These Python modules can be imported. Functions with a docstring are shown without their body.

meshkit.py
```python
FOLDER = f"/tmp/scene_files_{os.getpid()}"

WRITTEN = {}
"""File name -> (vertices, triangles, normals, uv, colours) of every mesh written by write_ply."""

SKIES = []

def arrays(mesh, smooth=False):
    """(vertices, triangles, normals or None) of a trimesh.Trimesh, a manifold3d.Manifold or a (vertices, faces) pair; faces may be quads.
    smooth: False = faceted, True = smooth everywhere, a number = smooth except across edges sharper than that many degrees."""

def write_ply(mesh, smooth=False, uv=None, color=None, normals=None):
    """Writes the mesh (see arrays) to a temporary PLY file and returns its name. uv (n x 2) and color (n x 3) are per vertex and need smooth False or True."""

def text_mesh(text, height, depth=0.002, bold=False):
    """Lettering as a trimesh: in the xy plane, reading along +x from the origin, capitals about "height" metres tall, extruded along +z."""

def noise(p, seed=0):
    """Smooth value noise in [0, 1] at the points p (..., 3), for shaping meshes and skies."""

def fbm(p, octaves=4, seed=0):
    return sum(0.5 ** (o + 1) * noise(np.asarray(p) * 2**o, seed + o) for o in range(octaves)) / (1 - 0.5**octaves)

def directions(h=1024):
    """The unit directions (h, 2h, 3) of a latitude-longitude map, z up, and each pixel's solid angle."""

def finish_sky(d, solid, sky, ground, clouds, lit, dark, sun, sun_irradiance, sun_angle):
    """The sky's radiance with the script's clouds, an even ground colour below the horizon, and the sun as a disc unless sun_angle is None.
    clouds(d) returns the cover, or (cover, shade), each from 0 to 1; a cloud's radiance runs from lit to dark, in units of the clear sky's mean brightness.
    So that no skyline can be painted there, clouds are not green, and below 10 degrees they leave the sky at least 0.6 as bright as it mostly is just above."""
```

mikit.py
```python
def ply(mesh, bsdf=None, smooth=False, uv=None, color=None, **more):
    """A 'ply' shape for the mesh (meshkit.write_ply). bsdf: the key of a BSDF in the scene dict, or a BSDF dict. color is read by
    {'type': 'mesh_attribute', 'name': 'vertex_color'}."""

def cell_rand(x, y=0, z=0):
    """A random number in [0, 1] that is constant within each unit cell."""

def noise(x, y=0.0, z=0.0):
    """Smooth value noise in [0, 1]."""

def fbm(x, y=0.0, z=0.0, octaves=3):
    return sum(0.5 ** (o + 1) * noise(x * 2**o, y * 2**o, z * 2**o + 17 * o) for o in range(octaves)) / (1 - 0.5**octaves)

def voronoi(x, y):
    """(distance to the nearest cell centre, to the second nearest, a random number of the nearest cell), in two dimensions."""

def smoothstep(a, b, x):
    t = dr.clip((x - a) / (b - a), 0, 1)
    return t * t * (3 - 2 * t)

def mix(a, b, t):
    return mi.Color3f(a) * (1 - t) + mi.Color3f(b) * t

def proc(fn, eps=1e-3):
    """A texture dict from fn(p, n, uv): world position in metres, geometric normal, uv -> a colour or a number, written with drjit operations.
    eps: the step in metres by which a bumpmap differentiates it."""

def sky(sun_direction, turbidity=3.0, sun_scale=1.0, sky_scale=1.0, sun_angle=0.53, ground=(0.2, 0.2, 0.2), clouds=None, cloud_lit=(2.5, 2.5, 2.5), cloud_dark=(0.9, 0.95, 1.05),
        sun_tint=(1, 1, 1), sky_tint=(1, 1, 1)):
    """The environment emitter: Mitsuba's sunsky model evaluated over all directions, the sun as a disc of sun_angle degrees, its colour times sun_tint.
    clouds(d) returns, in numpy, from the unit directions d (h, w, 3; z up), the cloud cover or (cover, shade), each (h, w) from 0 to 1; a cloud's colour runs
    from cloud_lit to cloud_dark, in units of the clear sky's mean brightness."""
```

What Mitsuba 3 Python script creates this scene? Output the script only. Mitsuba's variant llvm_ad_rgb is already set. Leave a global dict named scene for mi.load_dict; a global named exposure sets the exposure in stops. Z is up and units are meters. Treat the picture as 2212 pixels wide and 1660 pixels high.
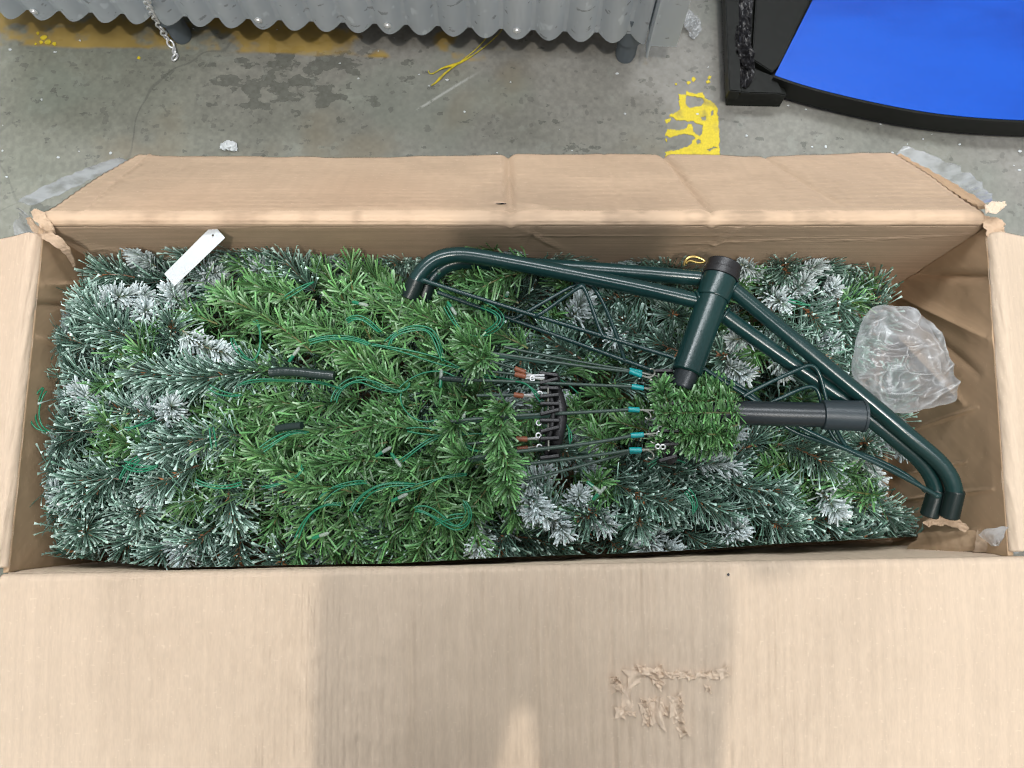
import math
import numpy as np
import trimesh, shapely
from shapely.geometry import Polygon, Point
import manifold3d as m3
import drjit as dr
import mitsuba as mi
import mikit, meshkit
from mikit import proc, noise, fbm, smoothstep, mix, voronoi

T = mi.ScalarTransform4f
scene, labels = {'type': 'scene'}, {}

# ---------------------------------------------------------------- camera, lamps, exposure
CAM_H, TILT, HFOV = 1.2, math.radians(13.0), 67.0
FP = 1106 / math.tan(math.radians(HFOV / 2))          # focal length in pixels of a 2212 x 1660 view of the photograph
ct, st = math.cos(TILT), math.sin(TILT)
scene['camera'] = {'type': 'perspective', 'fov': HFOV, 'fov_axis': 'x', 'near_clip': 0.02, 'far_clip': 100.0,
                   'to_world': T().look_at(origin=[0, 0, CAM_H], target=[0, st, CAM_H - ct], up=[0, ct, st])}
exposure = 0.93
scene['room_light'] = {'type': 'constant', 'radiance': {'type': 'rgb', 'value': [0.245, 0.243, 0.238]}}


def at(px, py, z):
    """The point at height z seen at (px, py) of a 2212 x 1660 view."""
    x, d = (px - 1106) / FP, (py - 830) / FP
    v = np.array([x, st - d * ct, -ct - d * st])
    return np.array([0, 0, CAM_H]) + v * (z - CAM_H) / v[2]


# ---------------------------------------------------------------- bookkeeping
def free(key):
    if key not in used:
        used.add(key)
        return key
    i = 1
    while f'{key}_{i:03d}' in used:
        i += 1
    used.add(f'{key}_{i:03d}')
    return f'{key}_{i:03d}'


used = set()


def thing(name, label, cat, group=None, kind=None):
    key = free(name)
    labels[key] = {'label': label, 'category': cat}
    if group:
        labels[key]['group'] = group
    if kind:
        labels[key]['kind'] = kind
    return key


def obj(name, mesh, bsdf, parent=None, smooth=30, label=None, kind=None, **kw):
    key = free(parent + '__' + name if parent else name)
    scene[key] = mikit.ply(mesh, bsdf, smooth, **kw)
    if label or kind:
        labels[key] = {}
        if label:
            labels[key]['label'] = label
        if kind:
            labels[key]['kind'] = kind
    return key


def whole(name, mesh, bsdf, label, cat, group=None, smooth=30, **kw):
    key = thing(name, label, cat, group)
    scene[key] = mikit.ply(mesh, bsdf, smooth, **kw)
    return key


# ---------------------------------------------------------------- mesh helpers
def cat(ms):
    return trimesh.util.concatenate(ms)


def unit(v):
    v = np.asarray(v, float)
    return v / (np.linalg.norm(v, axis=-1, keepdims=True) + 1e-12)


def spline(pts, n=40):
    from scipy.interpolate import CubicSpline
    pts = np.asarray(pts, float)
    if len(pts) < 3:
        return pts[0] + (pts[-1] - pts[0]) * np.linspace(0, 1, max(2, n))[:, None]
    s = np.concatenate([[0], np.cumsum(np.linalg.norm(np.diff(pts, axis=0), axis=1) ** 0.6 + 1e-6)])
    return CubicSpline(s, pts)(np.linspace(0, s[-1], n))


def frames(p):
    t = unit(np.gradient(p, axis=0))
    a = np.zeros_like(p)
    x = np.cross(t[0], [0, 0, 1.0] if abs(t[0, 2]) < 0.9 else [1.0, 0, 0])
    for i in range(len(p)):
        x = x - t[i] * (x @ t[i])
        x = x / (np.linalg.norm(x) + 1e-12)
        a[i] = x
    return t, a, np.cross(t, a)


def tube(p, r, sides=12, cap=True):
    p = np.asarray(p, float)
    t, a, b = frames(p)
    n = len(p)
    r = np.broadcast_to(np.asarray(r, float), (n,))
    ang = np.arange(sides) * 2 * np.pi / sides
    v = p[:, None] + r[:, None, None] * (np.cos(ang)[None, :, None] * a[:, None] + np.sin(ang)[None, :, None] * b[:, None])
    i, j = np.meshgrid(np.arange(n - 1), np.arange(sides), indexing='ij')
    k = (j + 1) % sides
    q = np.stack([i * sides + j, i * sides + k, (i + 1) * sides + k, (i + 1) * sides + j], -1).reshape(-1, 4)
    f = np.vstack([q[:, [0, 1, 2]], q[:, [0, 2, 3]]])
    v = v.reshape(-1, 3)
    if cap:
        c0, c1 = len(v), len(v) + 1
        v = np.vstack([v, p[0], p[-1]])
        s = np.arange(sides)
        k = (s + 1) % sides
        f = np.vstack([f, np.stack([k, s, s * 0 + c0], 1), np.stack([(n - 1) * sides + s, (n - 1) * sides + k, s * 0 + c1], 1)])
    return trimesh.Trimesh(v, f, process=False)


def lathe(p0, p1, prof, sides=28):
    """A turned piece about the axis p0-p1; prof is a list of (fraction along the axis, radius)."""
    p0, p1 = np.asarray(p0, float), np.asarray(p1, float)
    return tube_straight(p0, p1, prof, sides)


def tube_straight(p0, p1, prof, sides):
    t = unit(p1 - p0)
    a = unit(np.cross(t, [0, 0, 1.0] if abs(t[2]) < 0.9 else [1.0, 0, 0]))
    b = np.cross(t, a)
    ang = np.arange(sides) * 2 * np.pi / sides
    ring = np.cos(ang)[:, None] * a + np.sin(ang)[:, None] * b
    v = np.vstack([p0 + (p1 - p0) * s + ring * r for s, r in prof])
    n = len(prof)
    i, j = np.meshgrid(np.arange(n - 1), np.arange(sides), indexing='ij')
    k = (j + 1) % sides
    q = np.stack([i * sides + j, i * sides + k, (i + 1) * sides + k, (i + 1) * sides + j], -1).reshape(-1, 4)
    f = np.vstack([q[:, [0, 1, 2]], q[:, [0, 2, 3]]])
    c0, c1 = len(v), len(v) + 1
    v = np.vstack([v, p0 + (p1 - p0) * prof[0][0], p0 + (p1 - p0) * prof[-1][0]])
    s = np.arange(sides)
    k = (s + 1) % sides
    f = np.vstack([f, np.stack([k, s, s * 0 + c0], 1), np.stack([(n - 1) * sides + s, (n - 1) * sides + k, s * 0 + c1], 1)])
    return trimesh.Trimesh(v, f, process=False)


def sheet(P, thick):
    """A closed slab whose upper side is the grid P (nu, nv, 3); the thickness lies below it (against the normal du x dv)."""
    nu, nv = P.shape[:2]
    n = unit(np.cross(np.gradient(P, axis=0), np.gradient(P, axis=1)))
    v = np.vstack([P.reshape(-1, 3), (P - n * thick).reshape(-1, 3)])
    i, j = np.meshgrid(np.arange(nu - 1), np.arange(nv - 1), indexing='ij')
    q = np.stack([i * nv + j, (i + 1) * nv + j, (i + 1) * nv + j + 1, i * nv + j + 1], -1).reshape(-1, 4)
    o = nu * nv
    loop = np.concatenate([np.arange(nu) * nv, (nu - 1) * nv + np.arange(1, nv), (np.arange(nu - 2, -1, -1)) * nv + nv - 1, np.arange(nv - 2, 0, -1)])
    nxt = np.roll(loop, -1)
    side = np.stack([loop, loop + o, nxt + o, nxt], 1)
    q = np.vstack([q, q[:, ::-1] + o, side])
    return trimesh.Trimesh(v, np.vstack([q[:, [0, 1, 2]], q[:, [0, 2, 3]]]), process=False)


def box(c, size, rot=0.0):
    m = trimesh.creation.box(size)
    m.apply_transform(trimesh.transformations.rotation_matrix(rot, [0, 0, 1]))
    m.apply_translation(c)
    return m


def rounded(c, size, r):
    e = np.array(size) / 2 - r
    pts = []
    sp = m3.Manifold.sphere(r, 16)
    hs = [sp.translate([x * e[0], y * e[1], z * e[2]]) for x in (-1, 1) for y in (-1, 1) for z in (-1, 1)]
    return m3.Manifold.batch_hull(hs).translate(list(c))


def as_trimesh(m):
    k = m.to_mesh()
    return trimesh.Trimesh(np.array(k.vert_properties[:, :3]), np.array(k.tri_verts), process=False)


# ---------------------------------------------------------------- materials
def rgb(*c):
    return {'type': 'rgb', 'value': list(c)}


def principled(color, rough=0.6, spec=0.5, metallic=0.0, **kw):
    return {'type': 'principled', 'base_color': color if isinstance(color, dict) else rgb(*color), 'roughness': rough, 'specular': spec, 'metallic': metallic, **kw}


def two(b):
    return {'type': 'twosided', 'bsdf': b}


def bump(b, fn, scale, eps=1e-3):
    return {'type': 'bumpmap', 'arbitrary': proc(fn, eps), 'scale': scale, 'bsdf': b}


def kraft(base, seed, along, lines=0.22, deep=0.00042):
    """Kraft liner: fibres, blotches and the flutes showing through; along = 0 when the flutes run along x, 1 when along y or z."""
    base = [float(q) for q in base]
    pale = [q * f for q, f in zip(base, (1.13, 1.16, 1.2))]

    def col(p, n, uv):
        a, b = (p.y + p.z, p.x) if along == 0 else (p.x, p.y + p.z)
        blot = fbm(p.x * 5 + seed, p.y * 5, p.z * 5, 4)
        fib = fbm(a * 900 + seed, b * 130, 0.0, 2)
        fleck = smoothstep(0.80, 0.95, noise(p.x * 420 + seed, p.y * 420, p.z * 420))
        line = fbm(a * 230 + seed, b * 7, 3.0, 3)
        s = 0.86 + 0.20 * blot + 0.10 * (fib - 0.5) + lines * (line - 0.5)
        c = mi.Color3f(*base) * s
        c = mix(c, pale, fleck * 0.55)
        warm = smoothstep(0.45, 0.75, fbm(p.x * 2.3 + seed * 3, p.y * 2.3, p.z * 2.3 + 9, 3))
        c = mix(c, c * mi.Color3f(1.0, 0.955, 0.93), warm)
        if along == 0:                                  # the lit fold over the rim painted pale, partly as scuffed liner
            lit_rub = smoothstep(0.268, 0.277, p.z) * smoothstep(0.15, 0.55, fbm(p.x * 30, p.z * 90, seed, 3))
            c = mix(c, [q * 1.5 for q in base], lit_rub * 0.75)
        return c

    def hgt(p, n, uv):
        a, b = (p.y + p.z, p.x) if along == 0 else (p.x, p.y + p.z)
        amp = 0.35 + 0.9 * smoothstep(0.35, 0.75, fbm(a * 9 + seed, b * 1.4, 5.0, 2))
        flute = dr.sin(a * (2 * math.pi / 0.0072) + 1.2 * noise(b * 3, a * 10))
        return amp * 0.5 * flute + 1.1 * fbm(a * 300 + seed, b * 60, 0.0, 2) + 2.0 * fbm(p.x * 30, p.y * 30 + seed, p.z * 30, 3)

    return two(bump(principled(proc(col), 0.72, 0.25), hgt, deep, 4e-4))


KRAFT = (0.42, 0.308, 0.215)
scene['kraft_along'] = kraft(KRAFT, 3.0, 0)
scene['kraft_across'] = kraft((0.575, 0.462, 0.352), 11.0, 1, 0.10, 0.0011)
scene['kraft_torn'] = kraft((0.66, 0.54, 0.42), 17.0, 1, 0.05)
scene['kraft_dark'] = kraft((0.45, 0.315, 0.20), 23.0, 1, 0.14, 0.0005)


def floor_col(p, n, uv):
    x, y = p.x, p.y
    big = fbm(x * 3.1 + 4, y * 3.1, 1.0, 4)
    mid = fbm(x * 14 + 9, y * 14, 2.0, 4)
    fine = fbm(x * 160, y * 160, 3.0, 3)
    c = mix((0.196, 0.198, 0.174), (0.234, 0.229, 0.211), smoothstep(0.3, 0.7, big))
    left = smoothstep(-0.1, -0.9, x)
    c = mix(c, c * mi.Color3f(0.98, 1.02, 0.95), left)
    c = c * (0.62 + 0.42 * mid + 0.36 * fine)
    green = smoothstep(0.60, 0.78, fbm(x * 5 + 31, y * 5 + 3, 4.0, 4))
    c = mix(c, mi.Color3f(0.20, 0.235, 0.20), green * 0.35)
    brown = smoothstep(0.60, 0.8, fbm(x * 6 + 71, y * 6 + 13, 5.0, 4))
    c = mix(c, mi.Color3f(0.21, 0.17, 0.11), brown * 0.4)
    # dark peeled coating with hard ragged edges
    e = fbm(x * 40 + 5, y * 62, 6.0, 5)
    zone = smoothstep(0.20, 0.06, dr.sqrt(dr.square((x + 0.36) / 1.35) + dr.square((y - 0.83) / 0.55)))
    zone2 = smoothstep(0.10, 0.02, dr.sqrt(dr.square((x - 0.13) / 1.4) + dr.square((y - 0.665) / 0.5)))
    zone3 = smoothstep(0.10, 0.02, dr.sqrt(dr.square((x + 0.80) / 1.2) + dr.square((y - 0.60) / 0.7)))
    peel = smoothstep(0.615, 0.665, e + 0.10 * (fine - 0.5) + 0.26 * zone + 0.17 * zone2 + 0.15 * zone3 - 0.13)
    c = mix(c, mi.Color3f(0.105, 0.11, 0.095) * (0.8 + 0.5 * fine), peel * 0.75)
    # pale chips beside it, pits
    chip = smoothstep(0.70, 0.735, fbm(x * 46 + 55, y * 52, 7.0, 4))
    c = mix(c, mi.Color3f(0.30, 0.33, 0.30), chip * 0.16)
    pit = smoothstep(0.715, 0.75, fbm(x * 62 + 15, y * 75, 8.0, 4))
    c = mix(c, mi.Color3f(0.09, 0.09, 0.08), pit * 0.38)
    d1, d2, _ = voronoi(x * 1.55 + 0.35 * fbm(x * 6, y * 6, 2.0, 3) + 3.3, y * 1.55 + 0.35 * fbm(x * 6 + 5, y * 6, 1.0, 3) + 1.7)
    crack = smoothstep(0.010, 0.002, d2 - d1) * smoothstep(0.42, 0.6, fbm(x * 2 + 2, y * 2, 9.0, 2))
    c = mix(c, mi.Color3f(0.08, 0.085, 0.075), crack * 0.4)
    # old yellow lane paint, dirty and mostly worn away
    lane = smoothstep(0.0, 0.008, y - 0.858 + 0.035 * x + 0.012 * (mid - 0.5)) * smoothstep(0.0, 0.01, 0.985 - 0.0 * x - y)
    worn = smoothstep(0.43, 0.60, fbm(x * 17 + 40, y * 22 + 7, 11.0, 4) + 0.16 * smoothstep(0.0, -0.9, x) - 0.34 * smoothstep(-0.45, 0.1, x))
    c = mix(c, mi.Color3f(0.40, 0.265, 0.05) * (0.55 + 0.7 * mid), lane * worn * 0.80)
    far_dark = smoothstep(0.90, 1.05, y + 0.05 * mid)  # floor colour gets darker towards the far side
    c = mix(c, c * 0.7, far_dark * 0.6)
    # two pale scratches
    def stroke(x0, y0, x1, y1, w):
        dx, dy = x1 - x0, y1 - y0
        L = math.hypot(dx, dy)
        u = ((x - x0) * dx + (y - y0) * dy) / L
        v = dr.abs(((x - x0) * dy - (y - y0) * dx) / L + 0.006 * dr.sin(u * 9))
        return smoothstep(w, 0.0, v) * smoothstep(0.0, 0.02, u) * smoothstep(0.0, 0.05, L - u)
    a0, a1 = at(893, 243, 0), at(1050, 155, 0)
    s = stroke(float(a0[0]), float(a0[1]), float(a1[0]), float(a1[1]), 0.004)
    c = mix(c, mi.Color3f(0.42, 0.44, 0.42), s * smoothstep(0.3, 0.6, fine + 0.15) * 0.8)
    return c


def floor_h(p, n, uv):
    e = fbm(p.x * 40 + 5, p.y * 62, 6.0, 5)
    return fbm(p.x * 120, p.y * 120, 0.0, 4) + 0.8 * fbm(p.x * 25, p.y * 25, 0.0, 3) - 0.25 * smoothstep(0.60, 0.64, e)


scene['concrete'] = two(bump(principled(proc(floor_col), 0.62, 0.35), floor_h, 0.0012, 6e-4))


def yellow_col(p, n, uv):
    d = fbm(p.x * 45, p.y * 45, 1.0, 4)
    f = noise(p.x * 500, p.y * 500)
    c = mix((0.66, 0.53, 0.03), (0.40, 0.33, 0.06), smoothstep(0.45, 0.75, d))
    return c * (0.86 + 0.2 * f)


scene['yellow_paint'] = two(principled(proc(yellow_col), 0.55, 0.4))


def galv_col(p, n, uv):
    a = fbm(p.x * 12, p.y * 12, p.z * 5, 4)
    s = smoothstep(0.66, 0.78, fbm(p.x * 70, p.y * 70, p.z * 40, 3))
    dk = smoothstep(0.70, 0.78, fbm(p.x * 40 + 9, p.y * 90, p.z * 90, 3))
    c = mix((0.33, 0.375, 0.41), (0.46, 0.505, 0.54), a)
    c = mix(c, mi.Color3f(0.66, 0.72, 0.76), s * 0.35)
    return mix(c, mi.Color3f(0.12, 0.13, 0.14), dk * 0.55)


scene['galvanised'] = two(principled(proc(galv_col), 0.50, 0.5, 0.12))
scene['grey_steel'] = two(principled((0.13, 0.16, 0.19), 0.5, 0.5, 0.3))
scene['bright_steel'] = two(principled((0.80, 0.82, 0.84), 0.28, 0.6, 0.6))
scene['dull_wire'] = two(principled((0.36, 0.37, 0.33), 0.4, 0.5, 0.8))


def leg_col(p, n, uv):
    d = smoothstep(0.62, 0.85, fbm(p.x * 40, p.y * 40, p.z * 40, 4))
    return mix((0.006, 0.030, 0.030), (0.018, 0.045, 0.046), d)


def leg_rough(p, n, uv):
    return 0.13 + 0.22 * fbm(p.x * 30, p.y * 30, p.z * 30, 3)


scene['green_enamel'] = two(bump(principled(proc(leg_col), proc(leg_rough), 0.5), lambda p, n, uv: fbm(p.x * 150, p.y * 150, p.z * 150, 2), 0.0001, 4e-4))
scene['pole_paint'] = two(principled((0.013, 0.019, 0.023), 0.33, 0.5))
scene['collar_plastic'] = two(principled((0.020, 0.031, 0.038), 0.40, 0.5))
scene['black_plastic'] = two(principled((0.012, 0.012, 0.014), 0.42, 0.5))
scene['rubber'] = two(principled((0.006, 0.015, 0.015), 0.36, 0.4))
scene['rod_paint'] = two(principled((0.035, 0.062, 0.050), 0.38, 0.5))
scene['rod_wrap'] = two(bump(principled((0.05, 0.105, 0.085), 0.35, 0.5), lambda p, n, uv: dr.sin(p.x * 2 * math.pi / 0.0025), 0.0004, 2e-4))
scene['dark_wrap'] = two(bump(principled((0.012, 0.026, 0.024), 0.28, 0.6), lambda p, n, uv: dr.sin(p.x * 2 * math.pi / 0.004) + fbm(p.x * 200, p.y * 200, p.z * 200, 2), 0.00002, 3e-4))
scene['teal_sleeve'] = two(principled((0.0, 0.26, 0.27), 0.3, 0.6))
scene['rust_sleeve'] = two(principled((0.22, 0.075, 0.038), 0.42, 0.4))
scene['wire_green'] = two(principled((0.010, 0.17, 0.085), 0.32, 0.6))
scene['led_clear'] = {'type': 'blendbsdf', 'weight': 0.45, 'a': {'type': 'thindielectric', 'int_ior': 1.5}, 'b': two(principled((0.45, 0.52, 0.47), 0.12, 0.6))}
scene['white_card'] = two(principled(proc(lambda p, n, uv: mi.Color3f(0.58, 0.62, 0.64) * (0.93 + 0.1 * fbm(p.x * 60, p.y * 60, 0.0, 3))), 0.5, 0.4))
scene['brass'] = two(principled((0.62, 0.45, 0.16), 0.3, 0.5, 1.0))
scene['needle'] = two(principled({'type': 'mesh_attribute', 'name': 'vertex_color'}, 0.40, 0.45))
scene['needle_frost'] = two(principled({'type': 'mesh_attribute', 'name': 'vertex_color'}, 0.60, 0.4))
scene['black_frame'] = two(bump(principled((0.007, 0.008, 0.007), 0.45, 0.22), lambda p, n, uv: fbm(p.x * 90, p.y * 90, p.z * 90, 3), 0.0004, 5e-4))
scene['blue_film'] = two(bump(principled(proc(lambda p, n, uv: mix((0.0, 0.070, 0.46), (0.0, 0.040, 0.32), smoothstep(0.25, 0.75, fbm(p.x * 3 + 1, p.y * 9, 0.0, 5)))), 0.36, 0.5),
                              lambda p, n, uv: fbm(p.x * 14, p.y * 40, 0.0, 3), 0.0003, 1e-3))


def film(seed, lo, hi):
    """Clear polythene: mostly see-through, milky where it is creased."""
    def w(p, n, uv):
        r = dr.abs(fbm(p.x * 24 + seed, p.y * 24, p.z * 24, 4) - 0.5) * 2
        return lo + (hi - lo) * smoothstep(0.45, 0.0, r)
    return {'type': 'blendbsdf', 'weight': proc(w),
            'a': {'type': 'thindielectric', 'int_ior': 1.5},
            'b': two(principled((0.62, 0.65, 0.68), 0.18, 0.8))}


scene['polythene'] = film(2.0, 0.06, 0.42)
scene['clear_tape'] = film(7.0, 0.08, 0.30)

# ---------------------------------------------------------------- lamps (high in the hall)
lamp = thing('ceiling_lamp', 'round high-bay lamp hanging high behind the photographer', 'lamp')
LK = np.array([-0.02, -0.395, 0.92])
LK /= np.linalg.norm(LK)
lp = np.array([0, 0.1, 0.28]) + LK * 9.0


def disc(c, axis, r, n=32):
    t = unit(axis)
    a = unit(np.cross(t, [1.0, 0, 0]))
    b = np.cross(t, a)
    g = np.arange(n) * 2 * np.pi / n
    v = np.vstack([c + r * (np.cos(g)[:, None] * a + np.sin(g)[:, None] * b), c])
    f = np.stack([np.arange(n), (np.arange(n) + 1) % n, np.full(n, n)], 1)
    return trimesh.Trimesh(v, f, process=False)


k = obj('diffuser', disc(lp, -LK, 0.16), 'black_plastic', lamp, smooth=False)
scene[k]['emitter'] = {'type': 'area', 'radiance': rgb(680.0, 630.0, 560.0)}
obj('housing', lathe(lp + LK * 0.012, lp + LK * 0.30, [(0, 0.17), (0.3, 0.16), (0.9, 0.07), (1, 0.05)]), 'black_plastic', lamp)
for nm, c, sx, sy, rad in (('roof_light', (-0.3, 2.6, 5.2), 4.2, 1.1, (8.6, 8.9, 9.2)), ('roof_light', (0.8, -1.2, 5.2), 4.2, 0.8, (6.6, 6.8, 7.0))):
    t = thing('roof_light', 'long translucent roof light panel ' + ('beyond the box' if c[1] > 0 else 'over the photographer'), 'roof light')
    q = trimesh.Trimesh([[c[0] - sx / 2, c[1] - sy / 2, c[2]], [c[0] + sx / 2, c[1] - sy / 2, c[2]], [c[0] + sx / 2, c[1] + sy / 2, c[2]], [c[0] - sx / 2, c[1] + sy / 2, c[2]]], [[0, 2, 1], [0, 3, 2]], process=False)
    k = obj('panel', q, 'white_card', t, smooth=False)
    scene[k]['emitter'] = {'type': 'area', 'radiance': rgb(*rad)}
    fr = cat([box((c[0], c[1] + s * (sy / 2 + 0.03), c[2]), (sx + 0.12, 0.06, 0.08)) for s in (-1, 1)] + [box((c[0] + s * (sx / 2 + 0.03), c[1], c[2]), (0.06, sy, 0.078)) for s in (-1, 1)])
    obj('frame', fr, 'grey_steel', t)

# ---------------------------------------------------------------- the floor
g = np.linspace(-1, 1, 3)
fl = trimesh.Trimesh([[-14, -14, 0], [14, -14, 0], [14, 14, 0], [-14, 14, 0]], [[0, 1, 2], [0, 2, 3]], process=False)
labels['floor'] = {'label': 'worn grey concrete floor with peeling yellow and dark paint', 'category': 'floor', 'kind': 'structure'}
used.add('floor')
scene['floor'] = mikit.ply(fl, 'concrete', False)


def worn_poly(out, holes, seed, amp=.0016):
    """A flake of paint with ragged edges from an outline on the floor (pixels of a 1532 x 900 corner view, 2.632 per pixel)."""
    def ring(q):
        p = np.array([at(1371 + x / 2.632, y / 2.632, 0)[:2] for x, y in q])
        g = Polygon(p).buffer(0)
        g = max(getattr(g, 'geoms', [g]), key=lambda k: k.area)
        e = np.array(g.exterior.segmentize(.0012).coords)[:-1]
        c = np.stack([e[:, 0], e[:, 1], e[:, 0] * 0], -1)
        return e + amp * 2 * np.stack([meshkit.fbm(c * 260, 3, seed) - .5, meshkit.fbm(c * 260 + 50, 3, seed) - .5], -1) * 1.6
    g = Polygon(ring(out), [ring(h) for h in holes]).buffer(0)
    ms = []
    for q in getattr(g, 'geoms', [g]):
        m = trimesh.creation.extrude_polygon(q, .0011, engine='earcut')
        m.apply_translation([0, 0, .0002])
        ms.append(m)
    return cat(ms)


YP = [(250, 540), (290, 545), (288, 590), (310, 615), (370, 610), (395, 585), (380, 560), (295, 542), (290, 522), (345, 535), (385, 526), (402, 560), (430, 578), (465, 600), (472, 660), (478, 740), (482, 892), (175, 892), (172, 868), (240, 855), (300, 840), (325, 810), (347, 785), (320, 768), (270, 765), (200, 782), (172, 775), (185, 735), (235, 745), (280, 740), (305, 710), (325, 712), (330, 750), (370, 775), (388, 745), (385, 715), (330, 692), (240, 687), (205, 665), (235, 640), (262, 620), (250, 575)]
YH = [[(372, 668), (405, 663), (402, 690), (380, 690)], [(350, 800), (372, 795), (378, 816), (356, 822)], [(430, 640), (445, 632), (450, 655), (436, 660)], [(405, 850), (450, 838), (470, 842), (420, 862)]]
patch = [worn_poly(YP, YH, 5)] + [worn_poly(q, [], 6 + i) for i, q in enumerate([[(170, 685), (205, 675), (200, 700), (175, 706)], [(198, 650), (216, 648), (214, 664), (200, 666)], [(172, 790), (182, 792), (180, 806), (172, 804)]])]
obj('paint_mark', cat(patch), 'yellow_paint', 'floor', smooth=20, label='flaking bright yellow paint patch on the concrete')
rs = np.random.default_rng(8)
dab = []
for x, y, r in ((82, 73, 5), (95, 82, 9), (104, 92, 8), (118, 95, 6), (90, 92, 5), (300, 126, 4), (78, 96, 3), (1460, 183, 3), (1487, 180, 5), (1497, 172, 6), (1530, 178, 5), (1533, 168, 5), (1590, 190, 3)):
    c = at(x, y, 0)
    q = Polygon([(c[0] + math.cos(a) * r / 1300 * rs.uniform(.5, 1.2), c[1] + math.sin(a) * r / 1300 * rs.uniform(.5, 1.2)) for a in np.linspace(0, 6.28, 10)[:-1]]).buffer(0)
    q = max(getattr(q, 'geoms', [q]), key=lambda z: z.area)
    m = trimesh.creation.extrude_polygon(q, 0.001, engine='earcut')
    m.apply_translation([0, 0, 0.0003])
    dab.append(m)
obj('paint_mark', cat(dab), 'yellow_paint', 'floor', smooth=20, kind='stuff', label='small scattered yellow paint spots on the concrete')

# ---------------------------------------------------------------- the cardboard box
RIM = 0.28
CB = 0.006
cb = thing('cardboard_box', 'large open brown cardboard box packed with an artificial tree, its four flaps folded out', 'cardboard box')
BL, BR, FR, FL = at(84, 484, RIM), at(2140, 482, RIM), at(2190, 1203, RIM), at(6, 1238, RIM)
CEN = (BL + BR + FR + FL) / 4


def nz(x, y, z=0.0, s=1.0, o=3, seed=0):
    x, y = np.broadcast_arrays(np.asarray(x, float), np.asarray(y, float))
    return meshkit.fbm(np.stack([x * s, y * s, x * 0 + z], -1), o, seed) - 0.5


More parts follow.
